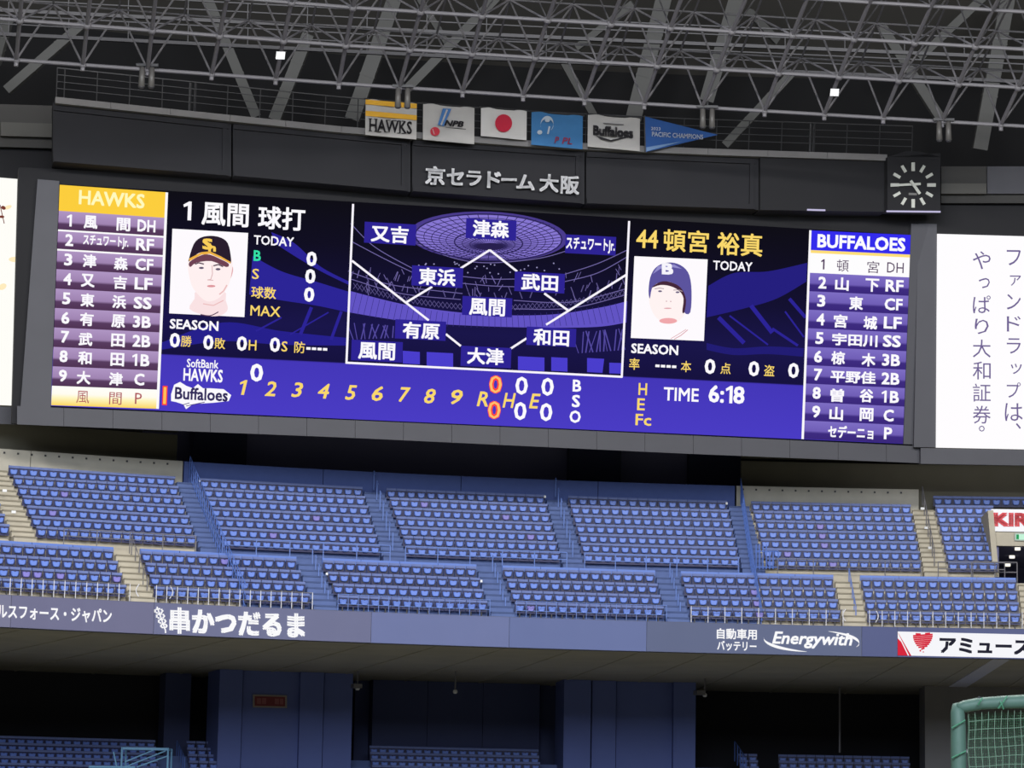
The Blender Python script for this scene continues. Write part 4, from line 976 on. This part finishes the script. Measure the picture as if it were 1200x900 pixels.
for a0, a1 in LZ:
    for j, (dr, z) in enumerate(BJ):
        if (255 <= a0 <= 255 or a0 == 661) and dr > 22.0: continue
        if a0 == 1086 and dr > 21.3: continue
        P0 = s_at(a0 + (24 - dr) * 1.2, dr, z); P1 = s_at(a1 + (24 - dr) * 1.2, dr, z); n = max(1, int((P1 - P0) * (RC + dr) / RC / .5))
        for i in range(n): jl.add(P0 + (P1 - P0) * (i + .5) / n, dr, z)
o = jl.mb.build('lower_stand_seats'); tag(o, 'blue seats of the lower stand in the shade under the deck', 'seats', None, 'stuff')
# ------------------------------------------------------------------ stairs between blocks
def stairs(xt0, xt1, xb0, xb1, rows, label, m):
    root = thing('aisle_stairs', label, 'stairs', tuple(W(s_at((xb0 + xb1) / 2, rows[0][0], rows[0][1]), rows[0][0], rows[0][1] - TR)))
    d = rows[1][0] - rows[0][0]; N = len(rows); hz = (rows[1][1] - rows[0][1]) / 2
    for j, (dr, z) in enumerate(rows):
        t = (N - 1 - j) / (N - 1)
        sa = s_at(xt0 + (xb0 - xt0) * t, dr, z) + .08; sb_ = s_at(xt1 + (xb1 - xt1) * t, dr, z) - .08
        for h in (0, 1):
            mb = MB(); f0 = dr - .5 + h * d / 2; zt = z - TR + (h + 1) * hz - .02
            mb.arc(sa, sb_, [(f0, z - TR - .1), (f0, zt), (dr - .5 + d, zt), (dr - .5 + d, z - TR - .1)], m)
            mb.arc(sa, sb_, [(f0 - .035, zt - .06), (f0 - .035, zt + .015), (f0 + .08, zt + .015), (f0 + .08, zt - .06)], M_nose if m is M_conc else M_noseb); mb.build('step', root)
    return root
AU = [(-21, 10, 11, 42, M_conc, 'beige concrete stairs at far left, left of the second-tier seats'), (205, 234, 230, 260, M_concb, 'blue-grey stairs beside the left sloping fence in rear section'), (424.5, 452.5, 445, 476, M_concb, 'blue-grey stairs of the rear section below inning numeral six'), (638.5, 665.5, 656, 684, M_concb, 'blue-grey stairs of the rear section near middle, below the B S O letters'), (852, 880, 866.5, 897, M_concb, 'blue-grey stairs beside the right sloping fence in rear section'), (1067.5, 1096, 1080, 1111, M_conc, 'beige concrete stairs at right with centre handrail, rear section')]
for a, b, c, d, m, l in AU: stairs(a, b, c, d, UJ, l, m)
AL = [(133.5, 164.5, 148, 180, M_conc, 'beige concrete stairs at left of front section above the ribbon board'), (347.5, 378, 363, 395.5, M_concb, 'blue-grey stairs between second and third front seat blocks'), (558.5, 589, 571, 603, M_concb, 'blue-grey stairs between third and fourth front seat blocks'), (767.5, 798, 778, 808, M_concb, 'blue-grey stairs between fourth and fifth front seat blocks'), (977, 1008.5, 985, 1016, M_conc, 'beige concrete stairs between fifth and sixth front seat blocks'), (1191.5, 1225, 1196, 1228, M_conc, 'beige concrete stairs at the right picture edge, front section')]
for a, b, c, d, m, l in AL: stairs(a, b, c, d, LJ, l, m)
# step lights (small white plates) on the beige stairs
for (x, y, dr, w_) in ((5.5, 575, 8, ' upper of two on the far left stairs'), (16, 600, 7, ' lower of two on the far left stairs'), (1081, 596, 10, ' topmost of three on right beige stairs'), (1085.5, 618.5, 8.5, ' middle of three on right beige stairs'), (1090, 642, 7, ' lowest of three on right beige stairs')):
    P = on_cyl(x, y, dr - .3); mb = MB(); mb.box(P, (.1, .03, .06), M_white, ang(0)); tag(mb.build('aisle_number_plate'), 'small white plate,' + w_, 'plate')
# ------------------------------------------------------------------ parapet panels and walkway railing
PB = [(-60, 133), (164, 347.5), (377.5, 558.5), (588.5, 768), (797.5, 977), (1008, 1191)]
nmz = ['leftmost', 'second', 'third', 'fourth', 'fifth', 'sixth']
for i, (a, b) in enumerate(PB):
    sa, sb_ = s_at(a, 4, 15.3), s_at(b, 4, 15.3)
    root = thing('parapet', 'light blue parapet behind the %s front seat block' % nmz[i], 'parapet', tuple(W((sa + sb_) / 2, 4, 14.8)))
    n = 4
    for k in range(n):
        x0 = sa + (sb_ - sa) * k / n; x1 = sa + (sb_ - sa) * (k + 1) / n - .02
        mb = MB(); mb.arc(x0, x1, [(3.98, 14.7), (3.98, 15.78), (4.12, 15.78), (4.12, 14.7)], M_par); mb.build('panel', root)
def railing(name, sa, sb_, dr, z0, z1, pitch, m, label, rails, r=.025, kind='railing', rm=None):
    root = thing(name, label, kind, tuple(W((sa + sb_) / 2, dr, z0)))
    n = max(1, round((sb_ - sa) / pitch))
    for k in range(n + 1):
        x = sa + (sb_ - sa) * k / n; mb = MB(); mb.tube(W(x, dr, z0), W(x, dr, z1), r, m, 5); mb.build('post', root)
    for zz in rails:
        mb = MB(); q = max(2, int((sb_ - sa) / 1.5))
        for k in range(q): mb.tube(W(sa + (sb_ - sa) * k / q, dr, zz), W(sa + (sb_ - sa) * (k + 1) / q, dr, zz), r, rm or m, 5)
        mb.build('rail', root)
    return root
for i, (a, b) in enumerate(((76, 230), (262, 458), (476, 665), (686, 866), (912, 1080), (1100, 1178))):
    sa, sb_ = s_at(a, 4, 15.8), s_at(b, 4, 15.8)
    railing('walkway_railing', sa, sb_, 4.2, 15.5, 16.55, 1.58, M_railb if 0 < i < 4 else M_steel, 'thin steel railing on the walkway, %s from left between the two seat sections' % ['first', 'second', 'third', 'fourth', 'fifth', 'sixth'][i], (16.55, 16.2))
# front railings along the ribbon board
for i, (a, b, m, p) in enumerate(((-40, 152, M_railw, .5), (183, 366, M_railw, .5), (396, 574, M_railb, .5), (605, 781, M_railb, .5), (810, 988, M_railw, .8), (1019, 1198, M_railw, .6))):
    sa, sb_ = s_at(a, .35, 13.2), s_at(b, .35, 13.2)
    railing('front_railing', sa, sb_, .35, 12.94, 13.78, p, m, '%s railing above ribbon board in front of the %s seat block' % ('white' if m is M_railw else 'pale blue', nmz[i]), (13.76, 13.3), .016 if m is M_railb else .02, rm=M_steel if m is M_railw else None)
# handrail posts along the aisles
def aisle_posts(x0, y0, x1, y1, dr0, dr1, n, label, m=M_railb, h=.9, inter=False):
    A = on_cyl(x0, y0, dr0); B = on_cyl(x1, y1, dr1); root = thing('aisle_handrail', label, 'handrail', tuple(B))
    tp_ = []
    for k in range(n):
        P = A.lerp(B, k / (n - 1)); mb = MB(); mb.tube(P - Vector((0, 0, .1)), P + Vector((0, 0, h)), .028, m, 5); mb.build('post', root); tp_.append(P + Vector((0, 0, h)))
    mb = MB()
    for k in range(0, n - 1): mb.tube(tp_[k], tp_[k + 1], .022, m, 5)
    if inter: mb.build('rail', root)
    else:
        mb = MB()
        for k in range(0, n - 1, 1): mb.tube(tp_[k], tp_[k].lerp(tp_[k + 1], .35), .022, m, 5)
        mb.build('grab_bars', root)
aisle_posts(438, 572, 460, 645, 10.8, 5.6, 7, 'pale blue handrail on rear stairs below inning numeral six')
aisle_posts(651, 580, 671, 655, 10.8, 5.6, 7, 'pale blue handrail on rear stairs near the middle')
aisle_posts(1081, 590, 1095, 665, 10.8, 5.6, 7, 'thin handrail centred on the right beige rear stairs', M_steel, .9, True)
aisle_posts(366, 662, 384, 714, 3.8, 1.2, 6, 'pale blue handrail on front stairs left of centre'); aisle_posts(577, 672, 592, 722, 3.8, 1.2, 6, 'pale blue handrail on front stairs at the middle')
aisle_posts(785, 680, 797, 727, 3.8, 1.2, 6, 'pale blue handrail on front stairs right of centre')
aisle_posts(154, 652, 172, 700, 3.8, 1.2, 5, 'steel handrail on the left beige front stairs', M_steel, .9, True); aisle_posts(995, 687, 1003, 732, 3.8, 1.2, 5, 'steel handrail on the right beige front stairs', M_railb, .9, True)
# white hoops at the foot of two beige stairs
for i, (x, y) in enumerate(((163, 692), (199, 694), (991, 721), (1026, 722))):
    P = on_cyl(x, y, .7); mb = MB(); sgn = 1 if i % 2 else -1; pts = [P + Vector((sgn * .14 * math.sin(math.pi * k / 8), 0, .3 - .6 * k / 8)) for k in range(9)]
    for a, b in zip(pts, pts[1:]): mb.tube(a, b, .025, M_railw, 5)
    tag(mb.build('grab_hoop'), 'white curved grab hoop, %s side at foot of the %s beige stairs' % ('right' if sgn > 0 else 'left', 'left' if i < 2 else 'right'), 'handle')
# sloping fences at both borders of the blue zone
for i, (xa, ya, xb, yb, xc, yc) in enumerate(((222, 560, 255, 640, 288, 714), (868, 585, 880, 662, 893, 742))):
    root = thing('sloping_fence', 'blue sloping fence of close uprights descending the seats, ' + ('left of middle' if i == 0 else 'right of middle'), 'fence', tuple(on_cyl(xc, yc, .8)))
    A = on_cyl(xa, ya, 10.9); B = on_cyl(xb, yb, 5.0); C_ = on_cyl(xc, yc, .8)
    for (p, q, n) in ((A, B, 15), (B, C_, 13)):
        for k in range(n):
            P = p.lerp(q, k / n); mb = MB(); mb.tube(P - Vector((0, 0, .3)), P + Vector((0, 0, 1.1)), .02, M_par, 5); mb.build('upright', root)
        for h in (.1, .6, 1.1):
            mb = MB(); mb.tube(p + Vector((0, 0, h)), q + Vector((0, 0, h)), .022, M_par, 5); mb.build('rail', root)
# small gate cage at right near the fence
root = thing('walkway_gate', 'blue tubular gate on the walkway right of the right sloping fence', 'gate', tuple(on_cyl(900, 672, 4.8)))
for x in (886, 890, 894, 898, 902, 906, 912):
    a = on_cyl(x, 667, 4.6); mb = MB(); mb.tube(a, a + Vector((0, 0, 1.25 if x < 900 else .9)), .028, M_par, 5); mb.build('upright', root)
for dz in (.1, .9): mb = MB(); mb.tube(on_cyl(886, 667, 4.6) + Vector((0, 0, dz)), on_cyl(912, 667, 4.6) + Vector((0, 0, dz)), .028, M_par, 5); mb.build('rail', root)
# tiny row-end markers (white dots)
for i, (x, y, dr) in enumerate(((234, 563, 10.4), (638.5, 582, 10.3), (851.5, 590, 10.3), (383, 672.5, 2.6), (564, 681, 2.6))):
    P = on_cyl(x, y, dr - .2); mb = MB(); mb.box(P, (.05, .03, .06), M_white, ang(0)); tag(mb.build('row_end_tag'), 'tiny white tag at a seat row end, %s from left' % label_w((0, 3, 4, 1, 2)[i]), 'tag')
# ------------------------------------------------------------------ vomitory with the red lettered sign
vo = struct('door_1')
VS = Plane(tuple(on_cyl(1180, 640, 6.2)), ang(s_of(on_cyl(1180, 640, 6.2))), 0)
bx(VS, [(1157.5, 598), (1164, 598), (1171, 676), (1164.5, 676)], .15, 4.0, M_conc, 'side_wall', vo)
bx(VS, [(1162, 597), (1290, 599), (1290, 641), (1168, 639.5)], .0, .3, M_conc, 'lintel', vo)
q = [VS.at(1168, 639.8, -.2), VS.at(1290, 641, -.2)]; zc = q[0].z; q[1].z = zc
def deep(P, d, dz=0): return P - VS.n * d + Vector((0, 0, dz))
def slabz(z0, z1, m, nm):
    P = [q[0], q[1], deep(q[1], 12), deep(q[0], 12)]
    mb = MB(); mb.hexa([Vector((a.x, a.y, z0)) for a in P] + [Vector((a.x, a.y, z1)) for a in P], m); mb.build(nm, vo)
slabz(zc, zc + .1, M_dark, 'passage_ceiling'); slabz(15.3, 15.45, M_concg, 'passage_floor')
for A, B, nm in ((deep(q[0], 12), deep(q[1], 12), 'back_wall'), (q[0], deep(q[0], 12), 'inner_wall')):
    mb = MB(); t_ = (B - A).cross(Vector((0, 0, 1))).normalized() * .1
    mb.hexa([Vector((a.x, a.y, 15.4)) for a in (A, B, B + t_, A + t_)] + [Vector((a.x, a.y, zc)) for a in (A, B, B + t_, A + t_)], M_dark); mb.build(nm, vo)
ks = thing('portal_sign', 'white sign with large red Latin lettering above the passage at right edge', 'sign', tuple(VS.at(1180, 622)))
bx(VS, [(1161.5, 596.5), (1236, 597.5), (1236, 624), (1162.5, 622.5)], .1, .08, mat('sign_white', (232, 232, 236), .5), 'board', ks)
text(VS, 'KIRIN', 1198.5, 609, 69, 16, mat('sign_red', (206, 30, 44), .5), ks, 'lettering', .01, -.01, .07, 0, .14)
es = thing('exit_sign', 'green and white lit exit sign under the red lettered sign', 'sign', tuple(VS.at(1195, 633)))
bx(VS, [(1189, 624.5), (1211, 625), (1211, 634), (1189, 633.5)], .12, .12, mat('exit_case', (150, 160, 150), .5), 'case', es)
quad(VS, [(1190.5, 625.8), (1209.5, 626.2), (1209.5, 632.8), (1190.5, 632.4)], emi((196, 244, 216)), 'lit_panel', es, .14)
poly(VS, [[(1191, 626.3), (1194, 626.3), (1194, 632), (1191, 632)], [(1203, 627), (1208, 627), (1208, 632), (1203, 632)]], emi((40, 150, 90)), 'green_mark', es, .16)
for i, (x, y) in enumerate(((1192.5, 642.5), (1186, 652), (1181, 661.5))):
    P = CAM + ray(x, y) * ((zc - .04 - CZ) / ray(x, y).z); mb = MB(); mb.tube(P - Vector((0, 0, .1)), P + Vector((0, 0, .04)), .15, emi((255, 250, 235), 1.2), 10); tag(mb.build('downlight'), ['highest', 'middle', 'lowest'][i] + ' of three round white ceiling downlights in the passage', 'light')
railing('portal_railing', s_at(1140, 4.5, 15.8), s_at(1192, 4.5, 15.8), 4.5, 15.5, 16.6, .9, M_steel, 'steel railing in front of the passage at right edge', (16.6, 16.1), .028)
# ------------------------------------------------------------------ things under the deck
rs_ = thing('wall_sign', 'dim red sign in a pale frame on the blue-grey wall under deck', 'sign', tuple(on_cyl(316, 830, 22.6)))
WS = Cyl(22.7)
quad(WS, [(296.3, 813.8), (336.3, 814.8), (336.3, 829.8), (296.3, 829)], mat('frame_beige', (150, 140, 130), .6), 'frame', rs_, .06, .1)
quad(WS, [(298.5, 815.8), (334.1, 816.8), (334.1, 827.8), (298.5, 827)], mat('sign_dark_red', (120, 40, 46), .6), 'board', rs_, .1)
poly(WS, [[(301, 818), (306, 818.2), (306, 825), (301, 824.8)], [(307, 818), (312, 818.2), (312, 825), (307, 824.8)], [(322, 818.5), (327, 818.7), (327, 825.5), (322, 825.3)], [(328, 818.7), (332, 818.8), (332, 825.6), (328, 825.5)]], mat('sign_patch', (150, 84, 84), .6), 'faded_lettering', rs_, .14)
for i, (x, y, dr, knd) in enumerate(((419, 804, 20, 0), (533.5, 808, 18, 1), (826, 812, 19, 2))):
    P = on_cyl(x, y, dr)
    root = thing('ceiling_camera', ['grey boxy camera under soffit right of red wall sign', 'small white hanging camera under soffit at the middle', 'small white bracket camera under soffit right of the right pier'][i], 'camera', tuple(P))
    ztop_ = 11.5 + (zs_b - 11.5) * dr / 30
    mb = MB(); mb.tube(Vector((P.x, P.y, ztop_)), P, .045, M_steel, 6); mb.build('stem', root)
    if knd != 1:
        mb = MB(); mb.box(P + Vector((-.05 if knd == 0 else -.3, 0, -.0)), (.24, .3, .12), M_steel, .3); mb.build('body', root)
    ball(P - Vector((0, 0, .12)), .13, M_white, 'dome', root)
mb = MB(); P = on_cyl(984, 882, 24); mb.tube(P, Vector((P.x, P.y, 11.2)), .06, M_steel, 6); tag(mb.build('service_pole'), 'thin grey vertical pole in the dark lower stand at right', 'pole')
# scaffold platform at lower left
SCP = Cyl(14.0)
sc = thing('steel_platform', 'pale blue steel camera platform with braces in lower left stand', 'platform', tuple(on_cyl(166, 905, 14)))
MPB = mat('platform_blue', (120, 170, 205), .5)
A = on_cyl(143, 875.5, 14); B = on_cyl(197, 876.5, 14); dy = Vector((0, 1.6, 0))
mb = MB(); mb.hexa([A - Vector((0, 0, .12)), B - Vector((0, 0, .12)), B + dy - Vector((0, 0, .12)), A + dy - Vector((0, 0, .12)), A, B, B + dy, A + dy], MPB); mb.build('deck', sc)
zb = z_at(143, 930, 14)
for Pp in (A, B, A + dy, B + dy): mb = MB(); mb.tube(Pp, Vector((Pp.x, Pp.y, zb - 2.)), .05, MPB, 6); mb.build('leg', sc)
for (a, b) in (((146, 899), (194, 880)), ((146, 893), (180, 879)), ((160, 899), (196, 886))): mb = MB(); mb.tube(on_cyl(*a, 14), on_cyl(*b, 14), .035, MPB, 5); mb.build('brace', sc)
mb = MB(); a = on_cyl(133, 881, 14.2); b = on_cyl(137, 900, 14.2); mb.tube(a, b, .04, MPB, 5); mb.tube(on_cyl(104, 899, 13.8), on_cyl(158, 899.5, 13.8), .07, MPB, 5); mb.build('side_rail', sc)
# stair rails in the lower stand
for i, (x0, x1, n) in enumerate(((207, 216, 5), (861, 874, 5))):
    root = thing('lower_stand_handrail', 'blue stair handrail in the dark lower stand, ' + ('left of the left pier' if i == 0 else 'right of the right pier'), 'handrail', tuple(on_cyl(x1, 900, 20)))
    prev = None
    for k in range(n):
        P = on_cyl(x0 + (x1 - x0) * k / (n - 1), 884 + k * 5, 26 - k); mb = MB(); mb.tube(P - Vector((0, 0, .4)), P + Vector((0, 0, .75)), .03, M_par, 5); mb.build('post', root)
        if prev: mb = MB(); mb.tube(prev, P + Vector((0, 0, .75)), .025, M_par, 5); mb.build('rail', root)
        prev = P + Vector((0, 0, .75))
# ------------------------------------------------------------------ padded practice screen, near, lower right
DS = 28.0
def NS(px, py, d=DS): return CAM + ray(px, py) * (d / ray(px, py).y)
ns = thing('padded_net_screen', 'green padded practice screen with square netting, close at lower right corner', 'net screen', (NS(1124, 1100).x, DS, 0))
def pad(pts, r, name):
    mb = MB(); n = 12; vs = []; fs = []
    for k, P in enumerate(pts):
        d = (pts[min(k + 1, len(pts) - 1)] - pts[max(k - 1, 0)]).normalized(); u = Vector((0, 1, 0)); v = d.cross(u).normalized(); rr = r[k] if isinstance(r, list) else r
        for i in range(n): a = 2 * math.pi * i / n; vs.append(P + (u * math.cos(a) + v * math.sin(a)) * rr)
    for k in range(len(pts) - 1):
        for i in range(n): fs.append((k * n + i, k * n + (i + 1) % n, (k + 1) * n + (i + 1) % n, (k + 1) * n + i))
    fs += [tuple(range(n))[::-1], tuple(range(len(vs) - n, len(vs)))]
    mb.add(vs, fs, M_green); return mb.build(name, ns, True)
top = NS(1119, 824); 
post = [top, NS(1122, 834), NS(1123, 850), NS(1123, 870), NS(1123.5, 900)]; gx = post[-1].x
post.append(Vector((gx, DS, 0.05)))
pad(post, [.022, .068, .072, .075, .075, .075], 'post_padding')
tp_ = [NS(x, y) for x, y in ((1121, 830), (1130, 828), (1146, 825), (1150, 824.5), (1175, 823), (1200, 822), (1290, 820))]
pad(tp_, [.045, .058, .06, .058, .062, .066, .066], 'top_padding')
pad([NS(1290, 820), Vector((NS(1290, 900).x, DS, .05))], .07, 'post_padding')
mb = MB(); mb.tube(NS(1128, 832), NS(1132, 902), .02, M_steeld, 8); mb.tube(NS(1147, 822), NS(1148, 816), .016, M_steeld, 8); mb.build('steel_frame', ns)
# rope lacing
MR = mat('rope', (70, 130, 100), .8)
for a, b in (((1115.5, 853), (1131, 844)), ((1115.5, 888), (1132, 880)), ((1170, 830), (1180, 816)), ((1146, 826), (1151, 818)), ((1172, 822), (1176, 831))):
    mb = MB(); A = NS(*a, DS - .09); B = NS(*b, DS - .09); Mx = A.lerp(B, .5) + Vector((0, -.02, 0)); mb.tube(A, Mx, .008, MR, 5); mb.tube(Mx, B, .008, MR, 5); mb.build('lacing', ns)
mb = MB(); pp = [NS(1128, 846), NS(1130, 858), NS(1131, 870), NS(1133, 881), NS(1131, 888)]
for a, b in zip(pp, pp[1:]): mb.tube(a, b, .006, M_white, 5)
mb.build('white_tie', ns)
# net: cords sag slightly
nx = [1134.5 + 7.75 * i for i in range(21)]; ny = [845, 855.5, 866.5, 877, 888, 898.5] + [909 + 10.7 * i for i in range(22)]
mb = MB(); rg = random.Random(3)
G = [[NS(x + .8 * math.sin(j * 1.1 + i * .4) + .02 * (y - 840), y + .45 * math.sin(i * .9 + j) - (x - 1134) * .055, DS + .03) for i, x in enumerate(nx)] for j, y in enumerate([835] + ny)]
for j in range(len(G)):
    for i in range(len(nx)):
        if i + 1 < len(nx) and j: mb.tube(G[j][i], G[j][i + 1], .0036, M_net, 4)
        if j + 1 < len(G): mb.tube(G[j][i], G[j + 1][i], .0036, M_net, 4)
o = mb.build('netting', ns); o['kind'] = 'stuff'
# finer second net just behind
mb = MB(); 
for i in range(60):
    x = 1134 + i * 2.6; mb.tube(NS(x, 835 - (x - 1134) * .05, DS + .12), NS(x + .5, 1130, DS + .12), .0014, mat('fine_net', (60, 120, 84), .9), 3)
for j in range(100):
    y = 838 + j * 2.9; mb.tube(NS(1134, y, DS + .12), NS(1289, y - 6, DS + .12), .0014, mat('fine_net', (60, 120, 84), .9), 3)
o = mb.build('fine_netting', ns); o['kind'] = 'stuff'
